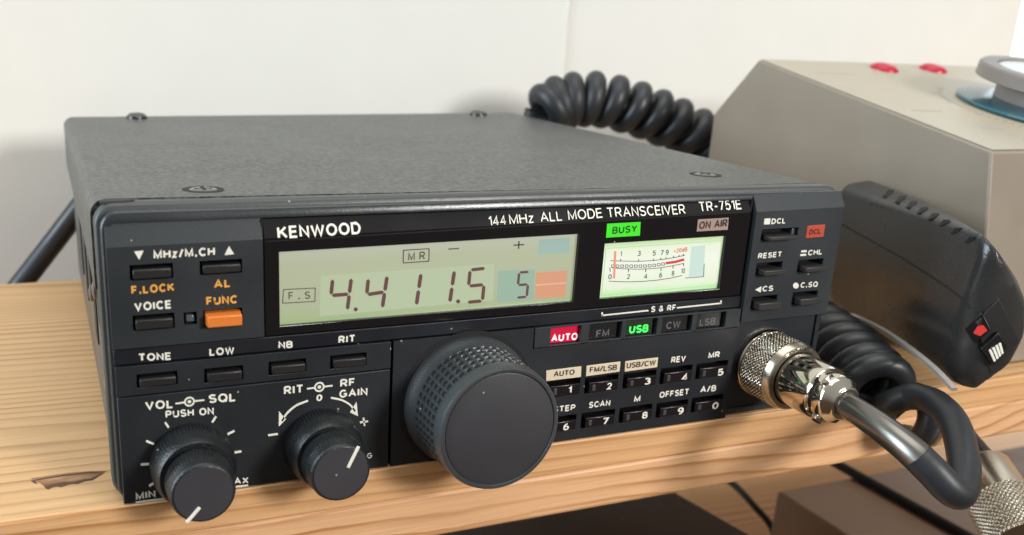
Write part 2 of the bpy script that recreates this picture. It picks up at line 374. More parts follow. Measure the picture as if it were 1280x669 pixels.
def Z(ox, oy, k):                       # coordinates read in an enlargement of the photograph
    return lambda x, y: (ox+x/k, oy+y/k)

# ================================================================== SETTING
WY = 232
bm = bmesh.new(); xe = P(1271, 40, y=WY).x
box(bm, -900, xe, WY, WY+60, -500, 900); struct(finish('wall', bm, wall_m, bevel=1.2))
bm = bmesh.new(); j = P(710, 40, y=WY).x; box(bm, j-.7, j+.7, WY-.6, WY+.5, -300, 600)
struct(finish('wall_seam', bm, mat('ivory_caulk', (.72, .70, .64), .7)))
wt = thing('window', 'bright window just showing past the wall end at the top right', 'window', (xe+60, WY+70, 0))
bm = bmesh.new(); box(bm, xe+4, xe+420, WY+80, WY+84, -100, 700)
finish('pane', bm, mat('daylit_pane', (.8, .9, 1), .3, emit=(.72, .88, 1.0), es=1.25), wt)
bm = bmesh.new(); box(bm, xe+.5, xe+7, WY+52, WY+78, -100, 700); finish('frame', bm, mat('white_window_frame', (.75, .74, .70), .4), wt, bevel=.8)

# ================================================================== SHELF
sh = thing('wooden_shelf', 'knotty pine shelf board carrying the radio and the beige box', 'shelf', (90, 90, -20))
bm = bmesh.new(); box(bm, -500, 700, .6, 184, -8.2, 0); o = finish('top_board', bm, pine_top, sh, bevel=.5)
bm = bmesh.new(); box(bm, -500, 700, -.2, 184, -20, -8.5); finish('lower_ply', bm, pine_edge2, sh, bevel=1.0)
bm = bmesh.new(); box(bm, -500, 700, -.35, .55, -8.35, -.12); finish('edge_band', bm, pine_edge, sh, bevel=.35)
# knot scar on the top, traced at its real place
kn = [(38, 598), (52, 596), (70, 593), (95, 590), (115, 589), (133, 589), (127, 594), (112, 600), (100, 604), (85, 606), (68, 609), (58, 610), (50, 604)]
bm = bmesh.new(); prism(bm, [P(u, v, z=.03) for u, v in kn], Vector((0, 0, -.5)))
m = mat('dark_knot', (.20, .09, .04), .6); nn = m.node_tree.nodes; LL = m.node_tree.links
tn = nn.new('ShaderNodeTexNoise'); tn.inputs['Scale'].default_value = 260; tn.inputs['Detail'].default_value = 5
cr = nn.new('ShaderNodeValToRGB'); cr.color_ramp.elements[0].position = .36; cr.color_ramp.elements[0].color = (.16, .07, .03, 1)
cr.color_ramp.elements[1].position = .60; cr.color_ramp.elements[1].color = (.46, .27, .13, 1); _k = cr.color_ramp.elements.new(.44); _k.color = (.26, .11, .05, 1)
mpg = nn.new('ShaderNodeMapping'); mpg.inputs['Scale'].default_value = (.35, 1.3, 1); tt = nn.new('ShaderNodeTexCoord')
LL.new(tt.outputs['Object'], mpg.inputs[0]); LL.new(mpg.outputs[0], tn.inputs['Vector']); LL.new(tn.outputs[0], cr.inputs[0]); LL.new(cr.outputs[0], nn['Principled BSDF'].inputs['Base Color'])
finish('knot', bm, m, sh)
_kz = Z(0, 560, 6.14); kd = mat('charred_knot_line', (.10, .045, .025), .6, vary=.4)
for q in ([(236, 252), (300, 236), (470, 208), (690, 182), (780, 186), (700, 190), (480, 216), (320, 243), (268, 252), (292, 274), (262, 270)],
          [(340, 296), (410, 276), (500, 258), (560, 262), (640, 240), (700, 232), (780, 196), (762, 214), (712, 246), (640, 258), (600, 274), (540, 276), (470, 300), (420, 292), (372, 318), (352, 312)]):
    bm = bmesh.new(); prism(bm, [P(*_kz(*p), z=.07) for p in q], Vector((0, 0, -.3))); finish('knot', bm, kd, sh)
bm = bmesh.new(); box(bm, -500, 700, -60, 215, -160, -142)
tag(finish('lower_shelf', bm, pine_top, bevel=1), 'pine shelf below, seen between the black and the grey cases', 'shelf')

# ================================================================== TRANSCEIVER
T = thing('radio_transceiver', 'black mobile radio transceiver with lit green display and large tuning dial', 'radio', (90, 95, 0))
# cover: upper shell and lower shell, z tweaked at the corners by the small twist of the sheet
def zc(x, y, z):
    s, t = (x+2)/184, (y-8)/181
    tw = ((.45*(1-s)-.85*s)*(1-t)+(-1.1*(1-s)+1.4*s)*t)
    return z+tw*max(0, (z-30)/30)
def shell(name, x0, x1, z0, z1, r, y0, y1, m, ny=10):
    bm = bmesh.new(); rings = []
    for k in range(ny+1):
        y = y0+(y1-y0)*k/ny; pts = []
        for cx, cz, a0 in ((x1-r, z1-r, 0), (x0+r, z1-r, 90)):
            for q in range(9):
                a = math.radians(a0+90*q/8); pts.append((cx+r*math.cos(a), cz+r*math.sin(a)))
        pts = [(x1, z0)]+pts+[(x0, z0)]
        rings.append([Vector((x, y, zc(x, y, z))) for x, z in pts])
    loft(bm, rings); return finish(name, bm, m, T, smooth=50, bevel=.0)
cv = shell('top_cover', -2, 182, 43, 60.7, 3.2, 8.7, 189, cover_m)
side_m = mat('bare_chassis_paint', (.075, .070, .064), .40, bump=.2, bscale=2000, vary=.15)
bm = bmesh.new(); loft(bm, [rounded(-.6, 180.6, 1, 42.6, 2.5, y) for y in (8.3, 188)]); ch = finish('lower_case', bm, side_m, T, smooth=50)
bm = bmesh.new(); box(bm, .6, 179.4, 8, 187.6, 42.2, 43.4); finish('chassis_gap', bm, pit_m, T)
for y0, z0, z1 in ((22, 30, 40), (44, 20, 38), (64, 26, 38), (90, 18, 36), (120, 18, 36)):
    bm = bmesh.new(); box(bm, -.95, -.3, y0, y0+9, z0, z1); finish('side_vent', bm, pit_m, ch, bevel=.15)
for y0, z0 in ((33, 33), (56, 26)):
    bm = bmesh.new(); lathe(bm, (-.6, y0+2, z0+3), (-1, 0, 0), [(0, 2.2), (.8, 2.0), (1.2, 1.0)], 20); finish('screw', bm, mat('dull_steel_screw', (.16, .15, .14), .35, .8), ch, smooth=40)
bm = bmesh.new(); lathe(bm, (-.6, 14, 21), (-1, 0, 0), [(0, 2.2), (.7, 2.0), (.8, .9)], 20); finish('screw', bm, nickel_m, ch, smooth=40)
# cover screws
def cover_screw(u, v, r=3.4, recess=True):
    p = P(u, v, z=60.7); p.z = zc(p.x, p.y, 60.7)
    bm = bmesh.new(); lathe(bm, p+Vector((0, 0, -.5)), (0, 0, 1), [(0, r*.82), (.55, r*.82), (.75, r*.66), (.8, r*.3), (.8, .1)], 28)
    o = finish('screw', bm, mat('black_zinc_screw', (.16, .16, .16), .18, .95), cv, smooth=40)
    bm = bmesh.new()
    box(bm, p.x-r*.5, p.x+r*.5, p.y-.35, p.y+.35, p.z+.2, p.z+.34); box(bm, p.x-.35, p.x+.35, p.y-r*.5, p.y+r*.5, p.z+.19, p.z+.35)
    finish('screw_slot', bm, pit_m, cv)
    bm = bmesh.new(); lathe(bm, p+Vector((0, 0, -.4)), (0, 0, 1), [(0, r*1.2), (.46, r*1.2), (.48, r*.8)], 28); finish('screw_washer', bm, pit_m, cv)
cover_screw(254, 238.5, 3.6); cover_screw(882, 216, 3.6)
for u, v in ((171, 146), (598, 142)):
    p = P(u, v, y=181); bm = bmesh.new(); lathe(bm, (p.x, 181, zc(p.x, 181, 60.6)), (0, 0, 1), [(0, 3.6), (1.0, 3.6), (1.9, 2.6), (2.2, 1.2)], 24)
    finish('screw', bm, mat('black_zinc_screw', (.16, .16, .16), .18, .95), cv, smooth=40)
bm = bmesh.new(); c_ = P(146, 250.5, z=61.1); prism(bm, [c_+Vector((3.2*math.cos(a*.3142), 1.5*math.sin(a*.3142), .12)) for a in range(20)], Vector((0, 0, -.6))); finish('notch_patch', bm, mat('dark_notch_tone', (.035, .032, .03), .8), cv, bevel=.1)  # dark oval laid on the cover edge, a notch's recess darkness as colour
# front frames, each step a little smaller and nearer
def frame(name, x0, x1, z0, z1, r, yb, yf, m=frame_m):
    bm = bmesh.new(); A = rounded(x0, x1, z0, z1, r, yb); B = rounded(x0, x1, z0, z1, r, yf+.5); C2 = rounded(x0+.5, x1-.5, z0+.5, z1-.5, max(.3, r-.5), yf)
    rings = [[Vector((p.x, p.y, drift(p.x, p.z)*.0+p.z+(.45-1.1*p.x/180 if p.z > 30 else 0)*.7)) for p in q] for q in (A, B, C2)]
    for yy in (yf, 3.3): rings.append([Vector((p.x, p.y, p.z)) for p in rounded(x0+1.9, x1-1.9, z0+1.9, z1-1.9, .8, yy)])
    if yf > 3: rings = rings[:4]
    loft(bm, rings, yf > 3); return finish(name, bm, m, T, smooth=50)
bz = frame('rear_bezel', -1.6, 181.6, -.1, 60.6, 4, 7.6, 3.8, mat('grey_bezel_paint', (.055, .061, .061), .40, bump=.15, bscale=1500, vary=.08, speck=.06))
frame('front_frame', -.7, 180.8, -.1, 59.6, 3.4, 2.9, 1.5)
bm = bmesh.new(); loft(bm, [rounded(-1.3, 181.3, .4, 60.1, 3.4, y) for y in (9.0, 7.3)]); finish('bezel_gap', bm, pit_m, T)
bm = bmesh.new(); loft(bm, [rounded(-.4, 180.4, .2, 58.9, 3, y) for y in (4.2, 3.0)]); finish('panel_backing', bm, pit_m, T)

# ---- panel plates
XB, XW = 29.4, 151.2
zA = Z(110, 260, 3.717); zT = Z(140, 420, 2.685); zK = Z(320, 400, 2.7875); zM = Z(680, 370, 5.3333); zP = Z(680, 440, 5.3333); zD = Z(930, 260, 4.778)
zL = Z(330, 240, 3.5214); zR = Z(560, 230, 3.5214); zS = Z(740, 250, 5.144); zU = Z(740, 230, 3.5214)
def hz(z, a, b, c=None, d=None): return hole(z(*a), z(*b), 0, z(*c) if c else None, z(*d) if d else None)

h_dn = hz(zA, (190, 268), (398, 325), (392, 255), (200, 340)); h_up = hz(zA, (517, 247), (718, 303), (714, 238), (522, 312))
h_vo = hz(zA, (205, 500), (405, 560), (400, 488), (212, 572)); h_led = hz(zA, (445, 487), (506, 540), (506, 482), (446, 547)); h_fn = hz(zA, (535, 478), (720, 540), (716, 462), (538, 556))
LB = plate('button_panel', panel_m, T, 0, XB, 33.3, 58.3, [h_dn, h_up, h_vo, h_led, h_fn], 0, 3, tilt=True)
def button(hr, dx=0, yf=-1.6, m=key_m, parent=T, name='push_button', padx=.35, padz=.3, inset=.12):
    x0, x1, z0, z1 = hr
    return block(name, m, parent, (x0+padx, x1-padx*.8, z0+padz, z1-padz-.35), yf, 3.3, inset)
for h in (h_dn, h_up, h_vo): button(h, yf=-1.0)
button(h_fn, yf=-2.2, m=orange_m, inset=.35, padx=.15, padz=.1)
button(h_led, yf=.6, m=mat('grey_lamp_lens', (.10, .12, .15), .2), name='lamp_lens')
text('MHz/M.CH', white_m, LB, zA(305, 238), zA(590, 221), 11.0, weight=.035)
pxpoly('down_triangle', white_m, LB, [zA(214, 202), zA(258, 198), zA(238, 241)], thick=.1, back=.05)
pxpoly('up_triangle', white_m, LB, [zA(634, 219), zA(679, 215), zA(655, 177)], thick=.1, back=.05)
text('F.LOCK', amber_m, LB, zA(202, 402), zA(401, 386), 10.6, weight=.04)
text('AL', amber_m, LB, zA(585, 374), zA(659, 368), 10.6, weight=.04)
text('VOICE', white_m, LB, zA(216, 480), zA(385, 467), 10.8, weight=.035)
text('FUNC', amber_m, LB, zA(550, 453), zA(692, 443), 10.6, weight=.04)

# label strip across the whole width under the windows
ST = plate('label_strip', strip_m, T, .1, XW+.4, 29.9, 33.0, [], .5, 3, bevel=.15)
SF = lambda u, v, y=0: F(u, v, y+.5)
text('TONE', white_m, ST, zT(92, 85), zT(197, 80), 9.6, weight=.035, ff=SF); text('LOW', white_m, ST, zT(327, 67), zT(411, 61), 9.6, weight=.035, ff=SF)
text('NB', white_m, ST, zK(78, 100), zK(128, 97), 9.0, weight=.035, ff=SF); text('RIT', white_m, ST, zK(287, 82), zK(343, 77), 9.4, weight=.035, ff=SF)
text('S & RF', white_m, ST, zM(712, 109), zM(872, 96), 7.4, weight=.03, ff=SF)
pxbars('bracket_line', white_m, ST, [(zM(384, 130), zM(695, 97)), (zM(885, 79), zM(1182, 48)), (zM(387, 108), zM(387, 132)), (zM(1179, 30), zM(1179, 52))], 1.7, .5)
# left button row
ht = hz(zT, (80, 130), (224, 162), (216, 118), (87, 176)); hl = hz(zT, (308, 112), (445, 146), (436, 98), (313, 158))
hn = hz(zK, (43, 147), (178, 182), (172, 134), (47, 192)); hr = hz(zK, (257, 126), (388, 160), (382, 113), (261, 170))
BR = plate('button_row', low_m, T, .2, 57.0, 23.5, 29.6, [ht, hl, hn, hr], 0, 3)
for h in (ht, hl, hn, hr): button(h, yf=-1.1)
# knob panel
KP = plate('knob_panel', low_m, T, .2, 57.0, .05, 23.2, [], .1, 3)
text('VOL', white_m, KP, zT(112, 249), zT(203, 242), 11.0, weight=.03); text('SQL', white_m, KP, zT(325, 226), zT(413, 219), 11.0, weight=.03)
text('PUSH ON', white_m, KP, zT(180, 276), zT(342, 263), 9.4, weight=.03)
def ringmark(z, cx, cy, r, lx0, ly0, lx1, ly1, k):
    c = F(*z(cx, cy)); sc = (F(*z(cx+r, cy))-c).length
    bm = bmesh.new(); rings = []
    for rr, yy in ((sc, -.1), (sc*.68, -.1), (sc*.68, 0), (sc, 0)):
        rings.append([c+Vector((rr*math.cos(a*math.pi/14), yy+.1, rr*math.sin(a*math.pi/14)*1.0)) for a in range(28)])
    R_ = [[bm.verts.new(p) for p in q] for q in rings]
    for a in range(4):
        for i in range(28): bm.faces.new([R_[a][i], R_[a][(i+1) % 28], R_[(a+1) % 4][(i+1) % 28], R_[(a+1) % 4][i]])
    d = [c+Vector((sc*.34*math.cos(a*math.pi/7), .0, sc*.34*math.sin(a*math.pi/7))) for a in range(14)]; prism(bm, d, Vector((0, .1, 0)))
    A, B = Vector(z(lx0, ly0)), Vector(z(lx1, ly1)); M_ = Vector(z(cx, cy)); rp_ = r/k
    pxbar(bm, A, M_+(A-M_).normalized()*rp_, 1.8, .0, .1); pxbar(bm, M_+(B-M_).normalized()*rp_, B, 1.8, .0, .1)
    return finish('concentric_symbol', bm, white_m, KP)
ringmark(zT, 260, 221, 18, 213, 227, 310, 215, 2.685); ringmark(zK, 221, 234, 18, 177, 240, 267, 229, 2.7875)
pxbars('tick_mark', white_m, KP, [(zT(178, 290), zT(190, 307)), (zT(349, 270), zT(336, 290)), (zT(115, 352), zT(140, 363)), (zT(388, 330), zT(411, 318)),
       (zT(97, 432), zT(124, 430)), (zT(411, 391), zT(434, 387)), (zT(125, 504), zT(147, 490))], 2.5)
text('MIN', white_m, KP, zT(80, 551), zT(147, 540), 9.0, weight=.03); pxbars('underline', white_m, KP, [(zT(80, 559), zT(178, 546)), (zT(380, 510), zT(457, 501))], 2.0)
text('MAX', white_m, KP, zT(382, 501), zT(458, 494), 8.2, weight=.03)
text('RIT', white_m, KP, zK(97, 261), zK(162, 254), 10.8, weight=.03); text('RF', white_m, KP, zK(293, 235), zK(342, 230), 10.2, weight=.03)
text('GAIN', white_m, KP, zK(290, 272), zK(388, 262), 10.0, weight=.03); text('0', white_m, KP, zK(210, 284), zK(231, 281), 8.4, weight=.03)
text('G', white_m, KP, zK(386, 484), zK(404, 481), 7.0, weight=.02)
arcL = smoothpath([(*zK(181, 281), 0), (*zK(140, 298), 0), (*zK(108, 325), 0), (*zK(90, 352), 0)], 4); arcR = smoothpath([(*zK(261, 271), 0), (*zK(298, 279), 0), (*zK(328, 296), 0), (*zK(345, 318), 0)], 4)
segs = [((a.x, a.y), (b.x, b.y)) for q in (arcL, arcR) for a, b in zip(q, q[1:])]
pxbars('rotation_arc', white_m, KP, segs, 2.2)
pxpoly('arrow_head', white_m, KP, [zK(79, 371), zK(80, 318), zK(104, 346)], back=.03); pxpoly('arrow_head', white_m, KP, [zK(355, 335), zK(350, 285), zK(327, 322)], back=.03)
pxbars('plus_minus', white_m, KP, [(zK(42, 402), zK(76, 397)), (zK(362, 357), zK(390, 353)), (zK(374, 341), zK(378, 369))], 2.2)
# dial plate with the mode keys and the keypad
hm = [hz(zM, (40, 228), (247, 312), (240, 205), (44, 336)), hz(zM, (297, 208), (517, 292), (512, 182), (302, 312)), hz(zM, (543, 182), (757, 262), (748, 160), (549, 288)),
      hz(zM, (782, 157), (990, 238), (980, 133), (786, 262)), hz(zM, (1012, 133), (1212, 214), (1205, 112), (1017, 238))]
hm = [(a, b, 24.9, 29.2) for a, b, c, d in hm]
hk = {}
for d_, a, b, c, e_ in (('1', (15, 196), (240, 287), (240, 172), (10, 308)), ('2', (276, 172), (492, 260), (495, 146), (268, 276)), ('3', (530, 145), (745, 224), (748, 118), (525, 246)),
      ('4', (780, 108), (985, 196), (988, 86), (770, 215)), ('5', (1018, 78), (1226, 160), (1220, 55), (1010, 183)), ('6', (15, 440), (212, 520), (215, 418), (0, 548)),
      ('7', (252, 410), (470, 486), (471, 380), (244, 511)), ('8', (505, 374), (720, 450), (718, 346), (498, 475)), ('9', (755, 343), (957, 416), (957, 316), (742, 441)), ('0', (987, 307), (1196, 380), (1190, 282), (980, 405))):
    hk[d_] = hz(zP, a, b, c, e_)
k1 = hk['1']; k5 = hk['5']; k6 = hk['6']; k0 = hk['0']
DP = plate('dial_panel', low_m, T, 57.6, XW, .05, 29.6, [(a, b, c, d) for a, b, c, d in hk.values()]+[(92.0, XW+1, 24.45, 31)], .1, 4.5)
DU = plate('mode_panel', panel_m, T, 92.2, XW+.2, 24.65, 29.6, hm, -.1, 3.6)
plates_lbl = [('AUTO', [(14, 124), (248, 95), (245, 166), (12, 194)], (65, 166), (202, 150), 6.6), ('FM/LSB', [(283, 92), (508, 63), (503, 130), (278, 162)], (305, 138), (484, 119), 6.8), ('USB/CW', [(541, 62), (759, 36), (753, 101), (536, 131)], (550, 110), (742, 88), 6.8)]
for s, q, l, r, cp in plates_lbl:
    o = pxpoly('label_badge', badge_m, DP, [zP(*p) for p in q], .1, .14, .05, bevel=.06)
    text(s, mat('black_print', (.012, .012, .014), .5), DP, zP(*l), zP(*r), cp, -.10, weight=.002)
for s, l, r, cp in (('REV', (845, 75), (941, 62), 7.6), ('MR', (1093, 43), (1168, 35), 7.4), ('STEP', (60, 405), (206, 388), 7.6), ('SCAN', (297, 375), (439, 358), 7.6), ('M', (598, 335), (640, 330), 7.6), ('OFFSET', (767, 308), (959, 284), 7.6), ('A/B', (1040, 272), (1144, 260), 7.6)):
    text(s, white_m, DP, zP(*l), zP(*r), cp, .1, weight=.03)
kp = {'1': (160, 277, 183, 273), '2': (412, 253, 449, 248), '3': (668, 220, 708, 214), '4': (911, 193, 951, 188), '5': (1156, 160, 1194, 155), '6': (126, 525, 164, 519), '7': (392, 486, 431, 480), '8': (650, 447, 688, 441), '9': (888, 418, 927, 412), '0': (1118, 384, 1160, 378)}
for d_, hr_ in hk.items():
    x0, x1, z0, z1 = hr_
    k = block('keypad_key', mat('glossy_black_key', (.012, .010, .012), .25), T, (x0+1.1, x1-.15, z0+.12, z1-1.35), -.25, 4.6, .05, bevel=.18)
    a, b, c, d2 = kp[d_]
    text(d_, white_m, k, zP(a, b), zP(c, d2), 8.4, -.25, weight=.022)
    xl = x0+2.0
    bm = bmesh.new(); box(bm, xl, xl+.9, -.36, -.2, drift(xl, z0+.75), drift(xl, z1-2.0)); finish('key_lamp', bm, mat('dark_grey_lamp', (.07, .07, .075), .25), k, bevel=.06)
dimkey = mat('smoked_mode_key', (.016, .016, .017), .3)
red_m = mat('lit_red_key', (.35, .01, .03), .3, emit=(.75, .0, .06), es=.5); grn_m = mat('lit_green_print', (.1, .8, .15), .4, emit=(.02, 1.0, .10), es=1.1); usb_m = mat('lit_key_back', (.02, .03, .02), .3, emit=(.02, .03, .01), es=.3)
wl_m = mat('lit_white_print', (.9, .85, .85), .4, emit=(1, .85, .85), es=.55)
for i, (s, m, l, r, cp, km) in enumerate((('AUTO', wl_m, (47, 306), (221, 292), 9.0, red_m), ('FM', grey_m, (345, 276), (431, 266), 8.8, dimkey), ('USB', grn_m, (565, 251), (692, 240), 9.6, usb_m), ('CW', grey_m, (812, 222), (906, 212), 8.8, dimkey), ('LSB', grey_m, (1034, 201), (1138, 189), 8.6, dimkey))):
    x0, x1, z0, z1 = hm[i]
    k = block('mode_key', km, T, (x0+.05, x1-(.15 if i == 0 else .55), z0+.1, z1-.15), 1.1, 3.7, .02, bevel=.1)
    if i in (0, 2): k['label'] = ('red lit mode key', '', 'mode key lit with green letters')[i]
    text(s, m, k, zM(*l), zM(*r), cp, 1.1, weight=.03 if i in (0, 2) else .012)
# display window
h_lcd = hole((348, 316), (718, 377), .6, (724, 292), (351, 408)); h_met = hole((756, 306), (899, 362), .6, (908, 294), (750, 373))
W_ = plate('display_window', gloss_m, T, XB+.35, 150.9, 33.25, 58.3, [h_lcd, h_met], .6, 3, bevel=.18, tilt=True)
for xx in (XB+.1, 151.0):
    bm = bmesh.new(); box(bm, xx-.12, xx+.12, .9, 3, 33.2, 57.5); finish('panel_gap', bm, pit_m, T)
bm = bmesh.new(); prism(bm, [F(332, 301.5, .56), F(938, 264.5, .56), F(938, 265.6, .56), F(332, 302.8, .56)], Vector((0, .06, 0))); finish('window_groove', bm, pit_m, W_)
WF = lambda u, v, y=0: F(u, v, y+.6)
text('KENWOOD', white_m, W_, zL(60, 208), zL(426, 186), 15.4, weight=.016, thick=.4, ff=WF)
for s, l, r in (('144', zR(180, 187), zR(254, 181)), ('MHz', zR(270, 180), zR(378, 172)), ('ALL', zR(407, 169), zR(500, 163)), ('MODE', zR(529, 161), zR(678, 150)), ('TRANSCEIVER', zR(703, 150), zU(409, 134))):
    text(s, white_m, W_, l, r, 12.2, weight=-.012, thick=.4, ff=WF)
text('TR-751E', white_m, W_, zU(474, 125), zU(655, 113), 12.6, weight=-.004, thick=.4, ff=WF)
# lcd
LY = 1.6
def LF(u, v, y=0): return P(u, v, y=LY+y)
def lpoly(name, m, parent, pts, th, back=.02):
    bm = bmesh.new(); prism(bm, [P(*p, y=LY-th) for p in pts], Vector((0, back, 0))); return finish(name, bm, m, parent)
def grad(name, stops, es, base=.2):                    # backlit panel: light fed in along its lower edge
    m = bpy.data.materials.new(name); m.use_nodes = True; n = m.node_tree.nodes; L = m.node_tree.links; b = n['Principled BSDF']
    t = n.new('ShaderNodeTexCoord'); s = n.new('ShaderNodeSeparateXYZ'); L.new(t.outputs['Generated'], s.inputs[0])
    no = n.new('ShaderNodeTexNoise'); no.inputs['Scale'].default_value = 2.5; L.new(t.outputs['Generated'], no.inputs['Vector'])
    ma = n.new('ShaderNodeMath'); ma.operation = 'MULTIPLY_ADD'; ma.inputs[1].default_value = .12; L.new(no.outputs[0], ma.inputs[0]); L.new(s.outputs['Z'], ma.inputs[2])
    r = n.new('ShaderNodeValToRGB'); e = r.color_ramp.elements
    e[0].position, e[0].color = stops[0][0], (*stops[0][1], 1); e[1].position, e[1].color = stops[-1][0], (*stops[-1][1], 1)
    for p, c in stops[1:-1]: k = e.new(p); k.color = (*c, 1)
    L.new(ma.outputs[0], r.inputs[0]); L.new(r.outputs[0], b.inputs['Emission Color']); b.inputs['Emission Strength'].default_value = es
    b.inputs['Base Color'].default_value = (base*.9, base, base*.75, 1); b.inputs['Roughness'].default_value = .35
    MATS[name] = m; return m
lcd_m = grad('backlit_lcd', [(0.05, (.22, .54, .14)), (.17, (.46, .58, .28)), (.35, (.53, .57, .37)), (.8, (.56, .60, .40)), (1, (.66, .69, .56))], .54)
met_m = grad('backlit_meter', [(0.04, (.62, .66, .20)), (.14, (.42, .85, .34)), (.26, (.80, .90, .70)), (.6, (.92, .94, .84)), (.85, (.84, .92, .72)), (1, (.45, .72, .30))], .80)
q = F(348, 316, LY), F(724, 292, LY), F(718, 377, LY), F(351, 408, LY)
bm = bmesh.new(); x0, x1, z0, z1 = h_lcd
prism(bm, [Vector((a, LY, drift(a, b))) for a, b in ((x0-1, z0-1), (x1+1, z0-1), (x1+1, z1+1), (x0-1, z1+1))], Vector((0, .6, 0))); LC = finish('lcd_screen', bm, lcd_m, W_)
bm = bmesh.new(); x0, x1, z0, z1 = h_met
prism(bm, [Vector((a, LY, drift(a, b))) for a, b in ((x0-1, z0-1), (x1+1, z0-1), (x1+1, z1+1), (x0-1, z1+1))], Vector((0, .6, 0))); ME = finish('signal_meter', bm, met_m, W_)
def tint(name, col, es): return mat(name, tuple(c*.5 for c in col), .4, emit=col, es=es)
lpoly('lcd_reflection_tint', tint('pale_teal_lcd', (.475, .56, .375), .54), W_, [zL(250, 370), zR(205, 352), zR(198, 512), zL(245, 548)], .02)
lpoly('lcd_reflection_tint', tint('teal_reflection', (.33, .47, .37), .54), W_, [zR(222, 383), zR(383, 375), zR(376, 512), zR(215, 520)], .03)  # this and the next squares: display reflections put in as flat glowing colour
lpoly('lcd_reflection_tint', tint('coral_reflection', (.70, .34, .21), .54), W_, [zR(389, 390), zR(525, 380), zR(517, 497), zR(383, 506)], .03)
lpoly('lcd_reflection_tint', tint('pale_coral_reflection', (.8, .52, .36), .54), W_, [zR(386, 443), zR(521, 434), zR(521, 438), zR(386, 448)], .05)
lpoly('lcd_reflection_tint', tint('blue_reflection', (.35, .50, .45), .54), W_, [zR(402, 245), zR(538, 235), zR(532, 302), zR(399, 311)], .03)
seg_m = mat('lcd_segment', (.15, .06, .06), .5); seg2_m = mat('lcd_fine_print', (.10, .075, .06), .5)
def seg7(z, tl, tr, br, bl, on, wd, name='lcd_digit'):
    TL, TR, BR_, BL = map(Vector, (tl, tr, br, bl)); ML, MR = (TL+BL)/2, (TR+BR_)/2
    E = {'a': (TL, TR), 'g': (ML, MR), 'd': (BL, BR_), 'f': (TL, ML), 'e': (ML, BL), 'b': (TR, MR), 'c': (MR, BR_)}
    bm = bmesh.new()
    for s in on:
        A, B = E[s]; d = (B-A); L_ = d.length; d.normalize(); n = Vector((-d.y, d.x)); g = wd*.22; h = wd/2
        A = A+d*g; B = B-d*g
        pts = [A, A+d*h+n*h, B-d*h+n*h, B, B-d*h-n*h, A+d*h-n*h]
        prism(bm, [P(*z(*p), y=LY-.12) for p in pts], Vector((0, .06, 0)))
    return finish(name, bm, seg_m, W_)
seg7(zL, (303, 382), (385, 378), (367, 522), (288, 530), 'fgbc', 15.5)
seg7(zL, (460, 380), (543, 368), (521, 512), (445, 525), 'fgbc', 15.5)
seg7(zL, (620, 365), (692, 357), (671, 500), (600, 508), 'bc', 15.5); seg7(zL, (765, 352), (839, 345), (818, 488), (745, 496), 'bc', 15.5)
seg7(zL, (908, 344), (976, 336), (962, 480), (894, 486), 'afgcd', 14); seg7(zR, (314, 390), (358, 387), (347, 497), (303, 501), 'afgcd', 10)
for cx, cy in ((404, 517), (855, 482)):
    lpoly('lcd_dot', seg_m, W_, [zL(cx+9*math.cos(a*.6283), cy+9*math.sin(a*.6283)) for a in range(10)], .1)
def lbars(name, m, segs_, wpx, z, th=.1):
    bm = bmesh.new()
    for a, b in segs_:
        A, B = Vector(z(*a)), Vector(z(*b)); d = (B-A).normalized(); n = Vector((-d.y, d.x))*wpx/2
        prism(bm, [P(*p, y=LY-th) for p in (A+n, B+n, B-n, A-n)], Vector((0, .04, 0)))
    return finish(name, bm, m, W_)
def loop(*p): return list(zip(p, p[1:]+p[:1]))
lbars('lcd_icon_frame', seg2_m, loop((614, 257), (727, 250), (726, 305), (613, 313)), 1.2, zL); lbars('lcd_icon_frame', seg2_m, loop((86, 430), (226, 423), (224, 482), (82, 490)), 1.0, zL)
LFF = lambda u, v, y=0: P(u, v, y=LY-.05)
text('M R', seg2_m, W_, zL(634, 303), zL(708, 297), 10.2, weight=.0, ff=LFF, name='lcd_lettering'); text('F . S', seg2_m, W_, zL(108, 474), zL(203, 470), 9.4, weight=-.004, ff=LFF, name='lcd_lettering')
lbars('lcd_plus_minus', seg2_m, [((812, 252), (859, 249))], 1.4, zL); lbars('lcd_plus_minus', seg2_m, [((289, 270), (335, 267)), ((313, 252), (311, 286))], 1.6, zR)
# meter scale
ink = mat('meter_ink', (.03, .035, .03), .5); mred = tint('meter_red', (.75, .06, .05), .5)
for s, x, y_ in (('1', 181, 365), ('3', 292, 361), ('5', 389, 359), ('7', 440, 357), ('9', 471, 354)):
    text(s, ink, W_, zS(x, y_), zS(x+(9 if s == '1' else 19), y_-1), 6.4, weight=0, ff=LFF, name='meter_lettering')
text('+20dB', mred, W_, zS(525, 342), zS(610, 330), 5.2, weight=0, ff=LFF, name='meter_lettering')
for s, x, y_, ww in (('0', 103, 510, 22), ('2', 222, 509, 20), ('4', 331, 507, 22), ('6', 430, 500, 19), ('8', 510, 488, 17), ('10', 571, 472, 24)):
    text(s, ink, W_, zS(x, y_), zS(x+ww, y_-1), 6.2, weight=0, ff=LFF, name='meter_lettering')
def poly(pts): return list(zip(pts, pts[1:]))
lbars('meter_scale', ink, poly([(120, 391), (185, 393), (300, 395), (395, 390), (475, 380), (540, 369), (597, 356)])+poly([(130, 437), (200, 443), (300, 446), (370, 443), (440, 437), (515, 424), (592, 408)])
      + poly([(108, 522), (170, 526), (240, 527), (330, 524), (420, 516), (500, 504), (580, 486)]), .75, zS)
